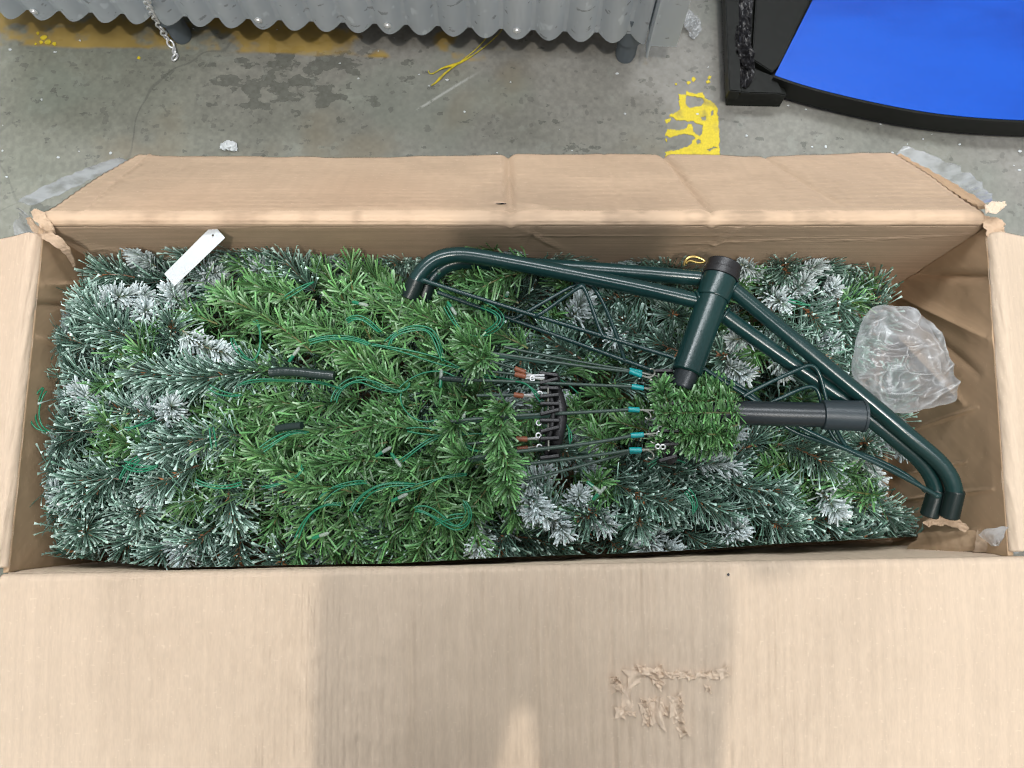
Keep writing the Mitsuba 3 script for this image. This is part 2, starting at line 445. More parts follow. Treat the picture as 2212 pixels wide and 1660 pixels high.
def ridge(U, V, u0, v0, u1, v1, w, h):
    """A crease between two points of (U, V), a real dent or fold of height h and half width w (all metres)."""
    dx, dy = u1 - u0, v1 - v0
    L2 = dx * dx + dy * dy
    t = np.clip(((U - u0) * dx + (V - v0) * dy) / L2, 0, 1)
    d = np.hypot(U - u0 - t * dx, V - v0 - t * dy)
    return h * np.maximum(0, 1 - d / w) ** 2.2 * np.sin(np.clip(t, 0.02, 0.98) * np.pi) ** 0.4


def wall(A, B, inward, lean=0.0, creases=(), bulge=0.0, seed=0, nu=240, nv=70, top=0.010):
    """An inner wall from the floor up to just under the fold; the inner side is the one that shows."""
    L = np.linalg.norm(B - A)
    U, V = np.meshgrid(np.linspace(0, L, nu), np.linspace(0.002, RIM - top, nv), indexing='ij')
    e = (B - A) / L
    P = A[None, None] * [1, 1, 0] + U[..., None] * (e * [1, 1, 0]) + V[..., None] * [0, 0, 1.0]
    d = lean * (1 - V / RIM) if not callable(lean) else lean(U / L) * (1 - V / RIM)
    d = d + bulge * np.sin(U / L * np.pi) * np.sin(V / RIM * np.pi)
    d = d + 0.004 * nz(U, V, seed, 5, 2, seed) + 0.0007 * nz(U, V, seed + 3, 40, 2, seed)
    fade = np.clip((RIM - top - V) / 0.02, 0, 1)
    d = d * fade
    for c in creases:
        d = d + ridge(U, V, *c)
    return P + d[..., None] * (inward * [1, 1, 0])


def flap(A, B, out, slope, length, taper=(0, 0), inset=(0.004, 0.004), r=0.011, disp=None, nu=300, nv=90, wob=0.004, seed=0, narc=8):
    """The fold over the rim and the flap beyond it; out is the horizontal outward direction, slope the fall below level."""
    L = np.linalg.norm(B - A)
    e = (B - A) / L
    phi = np.linspace(0, np.pi / 2 + slope, narc)
    prof = [(r - r * math.cos(f), r * math.sin(f)) for f in phi]
    q0 = prof[-1]
    arc = r * (np.pi / 2 + slope)
    s = np.linspace(0, 1, nv + 1)[1:]
    prof += [(q0[0] + length * k * math.cos(slope), q0[1] - length * k * math.sin(slope)) for k in s]
    prof = np.array(prof)
    w = np.concatenate([np.zeros(narc), s])
    u = np.linspace(0, 1, nu)
    lo = inset[0] + taper[0] * w
    hi = L - inset[1] - taper[1] * w
    U = lo[None] + (hi - lo)[None] * u[:, None]
    W = np.broadcast_to(w[None], U.shape)
    base = A + U[..., None] * e
    P = base + prof[None, :, 0, None] * out + (prof[None, :, 1, None] - r) * np.array([0, 0, 1.0])
    n = math.sin(slope) * out + math.cos(slope) * np.array([0, 0, 1.0])
    d = wob * 2 * nz(U, W * length, seed, 6, 3, seed) * np.minimum(1, W * 4) + 0.0016 * nz(U, W * length, seed + 2, 45, 2, seed)
    if disp is not None:
        d = d + disp(U, W * length, L)
    return P + d[..., None] * n


IN_B, IN_F, IN_L, IN_R = np.array([0, -1.0, 0]), np.array([0, 1.0, 0]), np.array([1.0, 0, 0]), np.array([-1.0, 0, 0])


def flip(m):
    m.faces = m.faces[:, ::-1]
    return m


# walls: sheet() thickens against du x dv, so each wall is laid so that the normal looks inward
Lb = np.linalg.norm(BR - BL)
Lr = np.linalg.norm(FR - BR)
Pb = wall(BL, BR, IN_B, 0.0, [(0.62, 0.16, 0.64, 0.27, 0.012, -0.004), (0.86, 0.12, 0.90, 0.27, 0.012, 0.005), (0.62, 0.26, 0.68, 0.18, 0.01, 0.004),
                              (0.80, 0.20, 1.05, 0.235, 0.006, 0.003), (1.0, 0.215, 1.22, 0.245, 0.006, 0.003), (0.55, 0.235, 0.95, 0.238, 0.005, 0.002),
                              (0.05, 0.10, 0.02, 0.26, 0.015, 0.007), (0.02, 0.22, 0.12, 0.16, 0.012, 0.005)], -0.006, 1)
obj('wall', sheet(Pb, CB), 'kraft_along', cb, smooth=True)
Pr = wall(BR, FR, IN_R, 0.014, [(0.0, 0.03, 0.15, 0.262, 0.022, 0.009), (0.015, 0.02, 0.19, 0.235, 0.016, -0.006), (0.0, 0.10, 0.07, 0.27, 0.014, -0.008), (0.05, 0.02, 0.22, 0.20, 0.014, 0.007),
                                (0.19, 0.09, 0.185, 0.20, 0.005, 0.004), (0.235, 0.07, 0.232, 0.23, 0.006, 0.005), (0.30, 0.03, 0.298, 0.20, 0.005, 0.0035), (0.335, 0.03, 0.338, 0.25, 0.006, 0.005),
                                (0.39, 0.04, 0.385, 0.22, 0.006, 0.004)], -0.003, 2, 260, 130)
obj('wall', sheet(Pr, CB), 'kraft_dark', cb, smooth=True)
Pf = wall(FR, FL, IN_F, lambda u: 0.026 * np.clip(1 - u * 1.6, 0, 1) + 0.018 * np.clip((u - 0.86) / 0.14, 0, 1), [], 0.0, 3)
obj('wall', sheet(Pf, CB), 'kraft_across', cb, smooth=True)
Pl = wall(FL, BL, IN_L, 0.012, [(0.36, 0.26, 0.44, 0.04, 0.012, 0.009), (0.33, 0.27, 0.40, 0.05, 0.010, -0.007), (0.29, 0.26, 0.30, 0.10, 0.008, 0.006), (0.05, 0.2, 0.12, 0.03, 0.008, 0.005), (0.0, 0.10, 0.2, 0.13, 0.006, -0.003)], -0.003, 4, 200, 90)
obj('wall', sheet(Pl, CB), 'kraft_dark', cb, smooth=True)
bt = Polygon([FL[:2], FR[:2], BR[:2], BL[:2]]).buffer(-0.001)
m = trimesh.creation.extrude_polygon(bt, 0.006, engine='earcut')
m.apply_translation([0, 0, 0.004])
obj('bottom', m, 'kraft_dark', cb)


def d_front(U, V, L):
    # U runs from the right end (FR) to the left end (FL)
    X = FR[0] - U
    amp = np.exp(-((X - 0.07) / 0.20) ** 2)
    f = amp * 0.0012 * np.sin(X * 2 * np.pi / 0.0146 + 0.6 * np.sin(V * 20))
    d = f
    for x0, h in ((-0.135, 0.0016), (0.012, 0.0014), (0.045, 0.0010), (0.098, 0.0018), (0.135, 0.0013), (0.285, 0.0012), (-0.055, .001), (0.21, .001)):
        d = d + 1.6 * h * np.exp(-(((X - x0 - 0.006 * V / 0.2) / 0.0032) ** 2)) * (0.6 + 0.8 * (nz(V, X * 0 + x0, 1, 14, 2) + 0.5))
    return d - 0.010 * (np.clip(V / 0.3, 0, 1)) ** 2


SLF = math.radians(9)
Pff = flap(at(2222, 1201, RIM), at(-4, 1240, RIM), np.array([0, -1.0, 0]), SLF, 0.268, (0.0, 0.004), (0.002, 0.002), 0.008, d_front, 620, 130, 0.004, 5)
ff = obj('flap', sheet(Pff, CB), 'kraft_across', cb, smooth=True, label='front flap folded towards the viewer, with torn paper scars')


def d_back(U, V, L):
    d = ridge(U, V, 0.605, 0.0, 0.60, 0.25, 0.014, -0.010) + ridge(U, V, 0.865, 0.0, 0.83, 0.25, 0.014, -0.010) + ridge(U, V, 1.04, 0.02, 0.98, 0.25, 0.012, -0.005) + ridge(U, V, 0.75, 0.02, 0.745, 0.25, 0.008, -0.002)
    d = d + ridge(U, V, 0.055, 0.0, 0.060, 0.25, 0.007, 0.004) + ridge(U, V, 0.57, 0.03, 0.66, 0.012, 0.02, 0.006) + 0.0005 * np.sin(V * 2 * np.pi / 0.0125)
    for i in range(6):
        d = d + ridge(U, V, 0.035 + 0.012 * i, 0.09 + 0.006 * i, 0.085 + 0.012 * i, 0.125 - 0.001 * i, 0.003, -0.003)
    return d


SLB = math.radians(41)
Pbf = flap(BL, BR, np.array([0, 1.0, 0]), SLB, 0.212, (0.040, 0.034), (0.002, 0.006), 0.010, d_back, 420, 120, 0.007, 6)
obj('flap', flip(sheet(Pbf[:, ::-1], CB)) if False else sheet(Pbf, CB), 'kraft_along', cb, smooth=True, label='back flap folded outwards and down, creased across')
Plf = flap(FL, BL, np.array([-1.0, 0, 0]), math.radians(24), 0.22, (0.0, 0.01), (0.006, 0.012), 0.012, None, 160, 60, 0.010, 7)
obj('flap', sheet(Plf, CB), 'kraft_across', cb, smooth=True)
Prf = flap(BR, FR, np.array([1.0, 0, 0]), math.radians(20), 0.22, (0.01, 0.0), (0.012, 0.006), 0.012, None, 160, 60, 0.010, 8)
obj('flap', sheet(Prf, CB), 'kraft_across', cb, smooth=True)


def project(P):
    """World points to pixels of a 2212 x 1660 view (to find the spot on a surface where a detail of it sits)."""
    d = np.asarray(P) - [0, 0, CAM_H]
    z = d[..., 1] * st - d[..., 2] * ct
    return np.stack([1106 + FP * d[..., 0] / z, 830 + FP * (-d[..., 1] * ct - d[..., 2] * st) / z], -1)


def on_grid(G, px, py):
    """(point, du, dv, normal) of the surface grid G where it shows at the pixel."""
    q = project(G)
    i, j = np.unravel_index(np.argmin(((q - [px, py]) ** 2).sum(-1)), q.shape[:2])
    i, j = min(max(i, 1), G.shape[0] - 2), min(max(j, 1), G.shape[1] - 2)
    a, b = unit(G[i + 1, j] - G[i - 1, j]), unit(G[i, j + 1] - G[i, j - 1])
    n = unit(np.cross(a, b))
    return G[i, j], a, np.cross(n, a), n


def flake(G, px, py, w, h, ang, lift, seed, n=14, rough=1.0):
    """A torn scrap of the paper liner, curled up from the surface; w, h in pixels of the 2212 x 1660 view."""
    p, a, b, nn = on_grid(G, px, py)
    if a[0] < 0:
        a, b = -a, -b
    s = (CAM_H - p[2]) / FP
    r = np.random.default_rng(seed)
    u, v = np.meshgrid(np.linspace(-1, 1, n), np.linspace(-1, 1, n), indexing='ij')
    k = 1 / np.maximum(np.maximum(abs(u), abs(v)) / np.hypot(u, v + 1e-9), 0.70)
    wob = 1 + 0.5 * nz(np.arctan2(v, u) * 1.5, u * 0 + seed, seed, 1.0, 2)
    x, y = u * k * wob * w / 2 * s, v * k * wob * h / 2 * s
    c, d = math.cos(ang), math.sin(ang)
    z = 0.0006 + lift * (0.5 + nz(u * 1.0 + 3 * seed, v, seed, 1.7, 3, seed) * 2.2 * rough) * (0.25 + 0.75 * np.maximum(0, u + 0.2 * v + 0.5) / 1.5)
    z = np.maximum(z, 0.0004)
    P = p + (x * c - y * d)[..., None] * a + (x * d + y * c)[..., None] * b + z[..., None] * nn
    m = sheet(P, 0.0005)
    if np.dot(m.face_normals[0], nn) < 0:
        m.faces = m.faces[:, ::-1]
    return m


def z6(zx, zy):
    return 1261.7 + zx / 5.76, 1398.8 + zy / 5.76


FK = [(650, 340, 210, 170, .3, .004), (780, 300, 190, 90, -.2, .006), (900, 320, 150, 120, .5, .006), (880, 400, 170, 90, -.5, .005), (680, 280, 110, 70, .2, .006), (400, 460, 180, 150, .3, .004), (390, 400, 120, 60, .1, .006),
      (1060, 330, 80, 60, 0, .003), (1130, 325, 80, 60, .4, .003), (1220, 330, 90, 70, .2, .003), (1310, 345, 90, 90, .6, .004), (1420, 335, 90, 60, 0, .003), (1490, 335, 80, 60, .3, .003), (1555, 350, 80, 80, .5, .003), (1640, 340, 70, 70, 0, .003), (1720, 315, 95, 95, .4, .004),
      (440, 810, 90, 100, 0, .003), (530, 825, 110, 40, 0, .002), (600, 825, 60, 40, 0, .002), (745, 760, 90, 110, .2, .004), (790, 850, 80, 150, 0, .004), (880, 800, 120, 260, .1, .003), (960, 720, 70, 140, .3, .003), (985, 780, 50, 90, 0, .005), (770, 900, 60, 80, 0, .004),
      (1130, 650, 110, 110, .4, .005), (1180, 700, 90, 90, .2, .005), (1100, 760, 70, 150, 0, .003), (1160, 880, 100, 80, .2, .005), (1205, 880, 60, 70, .2, .004), (1225, 1050, 85, 90, .4, .006), (1540, 515, 50, 60, 0, .004), (520, 620, 120, 240, .1, .002), (740, 655, 60, 50, 0, .005), (850, 650, 90, 40, 0, .004)]
for i, (a, b, w, h, an, lf) in enumerate(FK):
    x, y = z6(a, b)
    obj('torn_paper', flake(Pff, x, y, w / 5.76, h / 5.76, an, lf * 1.7, 100 + i), 'kraft_torn', ff, smooth=40)
obj('hole', disc(on_grid(Pff, 1572, 1243)[0] + [0, 0, .0006], [0, 0, 1.0], 0.0016, 9), 'black_plastic', ff, smooth=False)
p, a, b, nn = on_grid(Pbf, 1085, 442)
hs = disc(np.zeros(3), nn, 0.0075, 16)
hs.vertices = p + nn * 0.0014 + (hs.vertices @ np.array([1.0, 0, 0]))[:, None] * a + 0.16 * (hs.vertices @ unit(np.cross(nn, a)))[:, None] * unit(np.cross(nn, a))
obj('hole', hs, 'black_plastic', cb + '__flap_001', smooth=False)


def scrap(pts, wid, bsdf, name, parent, seed, amp=0.004, n=26, m=9, thick=0.0006, smooth=50, rag=0.5, **kw):
    """A crumpled strip along 3-D points."""
    p = spline(pts, n)
    t, a, b = frames(p)
    up = np.where((b[:, 2:] >= 0), b, -b) if abs(b[:, 2]).mean() > abs(a[:, 2]).mean() else np.where((a[:, 2:] >= 0), a, -a)
    side = np.cross(t, up)
    v = np.linspace(-1, 1, m)
    w = np.interp(np.linspace(0, 1, n), np.linspace(0, 1, len(np.atleast_1d(wid))), np.atleast_1d(wid)) if np.ndim(wid) else np.full(n, wid)
    e = 1 + rag * nz(np.arange(n) * 0.35, np.arange(n) * 0.0, seed, 1, 3, seed)
    P = p[:, None] + side[:, None] * (v[None, :, None] * (w * e)[:, None, None] / 2)
    U, V = np.meshgrid(np.arange(n) * 0.3, v * 1.5, indexing='ij')
    P = P + up[:, None] * (amp * 2 * (np.abs(nz(U, V, seed, 1.6, 3, seed)) * 2.0 - 0.3))[..., None]
    return obj(name, sheet(P, thick), bsdf, parent, smooth=smooth, **kw)


def A(*q):
    return [at(*x) for x in q]


# torn corners, tape ends, loose cardboard at the right front corner
scrap(A((72, 456, .281), (84, 468, .284), (100, 486, .279), (116, 506, .268)), (.006, .015, .013, .005), 'kraft_along', 'torn_corner', cb, 3, .0015, 30, 12, .0012)
scrap(A((62, 470, .27), (84, 500, .268), (120, 520, .27), (160, 575, .235)), (.006, .012, .012, .004), 'kraft_along', 'torn_corner', cb, 4, .002, 30, 10, .0012)
scrap(A((2128, 452, .288), (2150, 448, .292), (2172, 440, .295)), (.010, .018, .004), 'kraft_torn', 'torn_corner', cb, 5, .0015, 24, 12, .0010)
scrap(A((2140, 470, .27), (2148, 490, .275), (2155, 512, .27), (2178, 520, .27)), (.022, .028, .024, .014), 'kraft_along', 'torn_corner', cb, 6, .002, 30, 14, .0010)
def board_piece(q, bsdf, seed, amp=.0012, n=30, m=16, thick=.004):
    """A bent scrap of board between four corners, its edges torn."""
    u, v = np.meshgrid(np.linspace(0, 1, n), np.linspace(0, 1, m), indexing='ij')
    a, b, c, d = (np.array(at(*k)) for k in q)
    U = u + .10 * nz(v * 6, u * 0, seed, 1, 3, seed) * (u - .5) * 2
    V = v + .22 * nz(u * 9, v * 0, seed + 2, 1, 3, seed) * v
    P = a * ((1 - U) * (1 - V))[..., None] + b * (U * (1 - V))[..., None] + c * (U * V)[..., None] + d * ((1 - U) * V)[..., None]
    P = P + np.array([0, 0, 1.0]) * (amp * 4 * nz(u * 3, v * 2, seed, 1, 2, seed) + .010 * np.sin(np.pi * V) * .5)[..., None]
    return obj('torn_board', sheet(P, thick), bsdf, cb, smooth=40)


board_piece([(1948, 1196, .13), (2128, 1190, .225), (2112, 1146, .215), (1984, 1152, .15)], 'kraft_dark', 7)
board_piece([(2100, 1194, .222), (2168, 1192, .245), (2160, 1144, .242), (2108, 1142, .215)], 'kraft_along', 8, .002)
board_piece([(1930, 1200, .08), (2010, 1196, .11), (1990, 1160, .10), (1925, 1172, .07)], 'kraft_dark', 9)
scrap(A((2128, 1168, .25), (2160, 1160, .262), (2212, 1186, .26)), (.02, .03, .02), 'clear_tape', 'tape', cb, 9, .002, 26, 10)
scrap(A((2000, 1134, .205), (2030, 1122, .215), (2060, 1128, .215), (2090, 1146, .215)), (.008, .016, .012, .008), 'kraft_along', 'torn_corner', cb, 10, .0015, 40, 10, .001)
# the ragged, taped ends of the back flap
scrap(A((52, 440, .262), (120, 408, .226), (200, 372, .182), (270, 345, .140)), (.02, .03, .026, .018), 'clear_tape', 'tape', cb + '__flap_001', 12, .0010, 60, 7)
scrap(A((1934, 342, .132), (1990, 374, .168), (2060, 414, .218), (2122, 452, .268)), (.014, .018, .016, .012), 'kraft_dark', 'torn_edge', cb + '__flap_001', 14, .001, 60, 7, .005)
scrap(A((1940, 330, .125), (2010, 366, .150), (2090, 412, .20), (2128, 440, .24)), (.03, .05, .045, .02), 'clear_tape', 'tape', cb + '__flap_001', 15, .0015, 60, 9)
scrap(A((40, 452, .25), (60, 470, .24), (50, 500, .20), (70, 512, .22)), (.01, .03, .035, .01), 'clear_tape', 'tape', cb, 16, .002, 30, 9)
scrap(A((1880, 900, .05), (1925, 930, .06), (1935, 990, .055)), (.03, .05, .03), 'clear_tape', 'tape', cb, 17, .003, 30, 9)

# ---------------------------------------------------------------- foliage
rng = np.random.default_rng(4)


def ztop(px, py):
    """Height of the foliage's upper side."""
    e = np.clip(min(px + 60, 1950 - px, py - 520, 1235 - py) / 140, 0, 1)
    base = 0.235 if px < 1080 else 0.235 - 0.045 * np.clip((px - 1080) / 200, 0, 1)
    return base - 0.045 * (1 - e) ** 1.5


def needles(stem, kind, n, length, r, frosty=0.75, ang=None):
    """Needles round a stem (m, 3) as one (vertices, triangles, colours)."""
    m = len(stem)
    t, a, b = frames(stem)
    if kind == 'pine':
        s = 1 - r.random(n) ** 1.35
    else:
        s = r.random(n) ** 0.9
    i = np.clip((s * (m - 1)).astype(int), 0, m - 2)
    fr = (s * (m - 1) - i)[:, None]
    p = stem[i] * (1 - fr) + stem[i + 1] * fr
    phi = r.random(n) * 2 * np.pi
    rad = np.cos(phi)[:, None] * a[i] + np.sin(phi)[:, None] * b[i]
    tan = t[i]
    lo, hi = {'green': (28, 70), 'pine': (30, 74), 'frost': (34, 62)}[kind]
    lo, hi = ang or (lo, hi)
    al = np.radians(np.where(r.random(n) < 0.12, r.uniform(50, 115, n), r.uniform(lo, hi, n)) * (1 - 0.30 * s ** 6) + r.normal(0, 5, n))
    d = unit(np.cos(al)[:, None] * tan + np.sin(al)[:, None] * rad)
    L = length * r.uniform(0.60, 1.15, n) * (1 - 0.25 * s ** 5)
    bend = unit(rad + r.normal(0, 0.5, (n, 3))) * (L * r.normal(0.01, 0.035, n))[:, None] - np.array([0, 0, 1.0]) * (L * 0.05)[:, None]
    side = unit(np.cross(d, r.normal(0, 1, (n, 3))))
    up = np.cross(side, d)
    T3 = np.array([0.0, 0.45, 0.80, 1.0]) if kind != 'green' else np.array([0.0, 0.5, 1.0])
    C = p[:, None] + d[:, None] * (L[:, None] * T3)[..., None] + bend[:, None] * (T3 ** 2)[None, :, None]
    k = len(T3)
    if kind == 'green':
        w = np.array([0.0009, 0.00105, 0.00105])
        V = np.stack([C - side[:, None] * w[None, :, None], C + side[:, None] * w[None, :, None]], 2).reshape(n, 2 * k, 3)
        f = np.vstack([[[2 * j, 2 * j + 1, 2 * j + 3], [2 * j, 2 * j + 3, 2 * j + 2]] for j in range(k - 1)]).reshape(-1, 3)
        tone = np.exp(r.normal(0.02, 0.38, n))
        tip = r.random(n) < 0.22
        c0 = np.array([0.092, 0.212, 0.076])[None] * tone[:, None]
        c0 = c0 * (1 + r.normal(0, 0.06, (n, 3)))
        ends = np.where(tip[:, None], np.array([0.38, 0.56, 0.36]), c0 * 1.35)
        col = np.stack([c0 * 0.8, c0, ends], 1)
        per = 2
    else:
        w = np.array([0.00050, 0.00056, 0.0006, 0.00115]) if kind == 'pine' else np.array([0.0006, 0.0010, 0.0012, 0.0010])
        w = w[None] * r.uniform(0.8, 1.35, (n, 1))
        if kind == 'pine':
            w[:, 3] *= r.choice([0.6, 1.0, 1.5], n)
        g = np.arange(3) * 2 * np.pi / 3
        V = (C[:, :, None] + w[:, :, None, None] * (np.cos(g)[None, None, :, None] * side[:, None, None] + np.sin(g)[None, None, :, None] * up[:, None, None])).reshape(n, 3 * k, 3)
        f = []
        for j in range(k - 1):
            for q in range(3):
                q2 = (q + 1) % 3
                f += [[3 * j + q, 3 * j + q2, 3 * j + 3 + q2], [3 * j + q, 3 * j + 3 + q2, 3 * j + 3 + q]]
        f += [[3 * k - 3, 3 * k - 2, 3 * k - 1]]
        f = np.array(f)
        tone = np.exp(r.normal(0, 0.38, n))[:, None]
        if kind == 'pine':
            c0 = np.array([0.058, 0.112, 0.084]) * tone
            fr = (r.random(n) < frosty)[:, None] * r.uniform(0.4, 1.0, (n, 1))
            e2 = c0 * 1.5 + fr * np.array([0.20, 0.27, 0.25])
            e3 = c0 * 1.8 + fr * np.array([0.58, 0.68, 0.66])
            col = np.stack([c0, c0 * 1.25, e2, e3], 1)
        else:
            c0 = np.array([0.060, 0.115, 0.060]) * tone
            fr = r.uniform(0.55, 1.0, (n, 1))
            wh = np.array([0.76, 0.86, 0.88])
            col = np.stack([c0, c0 * 0.4 + fr * wh * 0.55, fr * wh, fr * wh * 1.05], 1)
        per = 3
    F = (f[None] + (np.arange(n) * V.shape[1])[:, None, None]).reshape(-1, 3)
    return V.reshape(-1, 3), F, np.clip(np.repeat(col, per, axis=1).reshape(-1, 3), 0, 0.9)


def stem_mesh(stem, kind, r):
    rad = np.linspace(0.0014, 0.0009, len(stem))
    m = tube(stem, rad, 5)
    c = {'green': (0.15, 0.15, 0.05), 'pine': (0.13, 0.062, 0.03), 'frost': (0.22, 0.19, 0.12)}[kind]
    return m.vertices, m.faces, np.tile(np.array(c) * r.uniform(0.7, 1.2), (len(m.vertices), 1))


def bud(stem, r):
    """The brown papery scales at the end of a pine tip."""
    t, a, b = frames(stem)
    V, F, C, o = [], [], [], 0
    for i in range(40):
        j = len(stem) - 1 - int(r.random() ** 2 * len(stem) * 0.6)
        f = r.random() * 6.28
        d = unit(t[j] * r.uniform(0.3, 1.0) + (math.cos(f) * a[j] + math.sin(f) * b[j]) * 1.0)
        s = unit(np.cross(d, r.normal(0, 1, 3)))
        L, w = r.uniform(0.006, 0.011), r.uniform(0.0008, 0.0017)
        p = stem[j]
        V += [p - s * w * .5, p + s * w * .5, p + d * L * .6 - s * w, p + d * L * .6 + s * w, p + d * L]
        F += [[o, o + 1, o + 3], [o, o + 3, o + 2], [o + 2, o + 3, o + 4]]
        C += [np.array([0.42, 0.185, 0.085]) * r.uniform(0.5, 1.2)] * 5
        o += 5
    return np.array(V), np.array(F), np.array(C)


def tip_mesh(base, tip, kind, r, n=None, length=None, ang=None):
    base, tip = np.asarray(base, float), np.asarray(tip, float)
    L = np.linalg.norm(tip - base)
    mid = (base + tip) / 2 + r.normal(0, 0.05, 3) * L + [0, 0, 0.04 * L]
    stem = spline([base, mid, tip], 14)
    length = length or {'green': 0.031, 'pine': 0.042, 'frost': 0.024}[kind]
    n = n or int({'green': 1750, 'pine': 2700, 'frost': 3000}[kind] * max(L, 0.05))
    parts = [needles(stem, kind, n, length, r, 0.8 if tip[0] < -0.1 else 0.5, ang), stem_mesh(stem, kind, r)]
    if kind == 'pine':
        parts.append(bud(stem, r))
    V = np.vstack([q[0] for q in parts])
    o = np.cumsum([0] + [len(q[0]) for q in parts])
    F = np.vstack([q[1] + k for q, k in zip(parts, o)])
    return trimesh.Trimesh(V, F, process=False), np.vstack([q[2] for q in parts])


def add_tip(parent, base, tip, kind, r, **kw):
    m, c = tip_mesh(base, tip, kind, r, **kw)
    # keep every needle inside the box walls
    v = m.vertices
    for (Pg, inn) in WALLS:
        i = np.clip(((v @ Pg[2] - Pg[1]) / Pg[3] * (len(Pg[0]) - 1)).round().astype(int), 0, len(Pg[0]) - 1)
        lim = Pg[0][i]
        dist = v @ inn - lim
        v = v + np.maximum(0, 0.003 - dist)[:, None] * inn
    v[:, 2] = np.maximum(v[:, 2], 0.012)
    m.vertices = v
    return obj('branch_tip', m, {'green': 'needle', 'pine': 'needle', 'frost': 'needle_frost'}[kind], parent, smooth=False, color=c)


def limits(P, inn, e):
    """Along the wall's length: how far in its innermost point stands."""
    d = (P * inn).sum(-1).max(1)
    s = (P[:, 0] * e).sum(-1)
    o = np.argsort(s)
    return (d[o], s[o][0], e, s[o][-1] - s[o][0]), inn


WALLS = [limits(Pb, IN_B, np.array([1.0, 0, 0])), limits(Pf, IN_F, np.array([1.0, 0, 0])), limits(Pl, IN_L, np.array([0, 1.0, 0])), limits(Pr, IN_R, np.array([0, 1.0, 0]))]

top_section = thing('tree_section', 'green and frosted artificial tree top section with hinged rods and short black pole', 'artificial tree')
low_section = thing('tree_section', 'frosted dark green section of an artificial tree packed under the metal stand at the right', 'artificial tree')

# tips that can be told apart: base x, y, end x, y (pixels of the 2212 x 1660 view), kind, extra depth
GREEN = [(975, 1085, 985, 1190), (1000, 1120, 960, 1205), (1030, 1100, 1040, 1180), (930, 1120, 905, 1215), (860, 1130, 800, 1205), (1010, 1150, 1000, 1215), (660, 1130, 640, 1210), (737, 712, 690, 575), (470, 700, 395, 668), (520, 690, 478, 622), (320, 770, 318, 712), (345, 790, 300, 755), (300, 800, 240, 752), (300, 812, 214, 836), (600, 800, 552, 782), (660, 690, 590, 600),
         (620, 720, 560, 620), (560, 740, 500, 650), (700, 760, 640, 700), (780, 640, 760, 555), (830, 640, 790, 575), (830, 720, 790, 640), (880, 690, 840, 620), (760, 800, 745, 740), (760, 790, 700, 740), (800, 830, 750, 770),
         (470, 880, 410, 905), (530, 870, 470, 895), (560, 900, 500, 920), (620, 880, 560, 850), (700, 870, 640, 900), (640, 960, 560, 960), (560, 1000, 530, 950), (540, 985, 505, 1000), (700, 920, 640, 940), (720, 980, 650, 1010),
         (740, 1000, 680, 1010), (760, 960, 700, 975), (800, 900, 745, 940), (820, 1010, 760, 1020), (840, 880, 790, 900), (880, 940, 820, 930), (900, 1000, 850, 1030), (760, 1080, 720, 1040), (690, 1060, 640, 1050), (620, 1040, 590, 1010),
         (745, 1100, 725, 1200), (770, 1110, 780, 1190), (700, 1120, 700, 1180), (880, 1180, 840, 1200), (920, 1150, 900, 1190), (950, 1090, 960, 1130), (1000, 1060, 1000, 1110), (900, 1090, 880, 1150), (850, 1060, 830, 1120),
         (1095, 880, 1070, 960), (1080, 970, 1090, 1020), (1095, 1020, 1105, 1120), (1090, 1060, 1120, 1130), (1010, 870, 960, 880), (940, 850, 900, 830), (1000, 800, 950, 770), (900, 780, 850, 760), (940, 720, 890, 690), (1000, 720, 950, 660),
         (1060, 740, 1010, 700), (950, 650, 900, 640), (1070, 600, 1020, 640), (1075, 585, 1055, 620), (1050, 620, 990, 590), (1030, 560, 1000, 600), (450, 1080, 380, 1085), (230, 1000, 250, 940), (330, 960, 270, 960), (280, 960, 230, 905),
         (290, 905, 215, 890), (1840, 1070, 1790, 1030), (1250, 1060, 1235, 1110), (1280, 1050, 1300, 1040), (1330, 1080, 1300, 1070), (1300, 920, 1230, 900), (1400, 930, 1330, 910), (1350, 860, 1280, 850), (1420, 900, 1370, 880), (1330, 960, 1270, 940),
         (1270, 870, 1215, 880), (1240, 640, 1200, 600), (1220, 690, 1190, 680), (1000, 940, 940, 960), (1020, 1000, 960, 1010), (560, 600, 500, 570), (600, 640, 540, 610), (1840, 640, 1875, 615), (1800, 665, 1860, 655), (1640, 760, 1625, 765), (1900, 1070, 1830, 1060), (1700, 1000, 1650, 1010), (1760, 1040, 1700, 1010)]
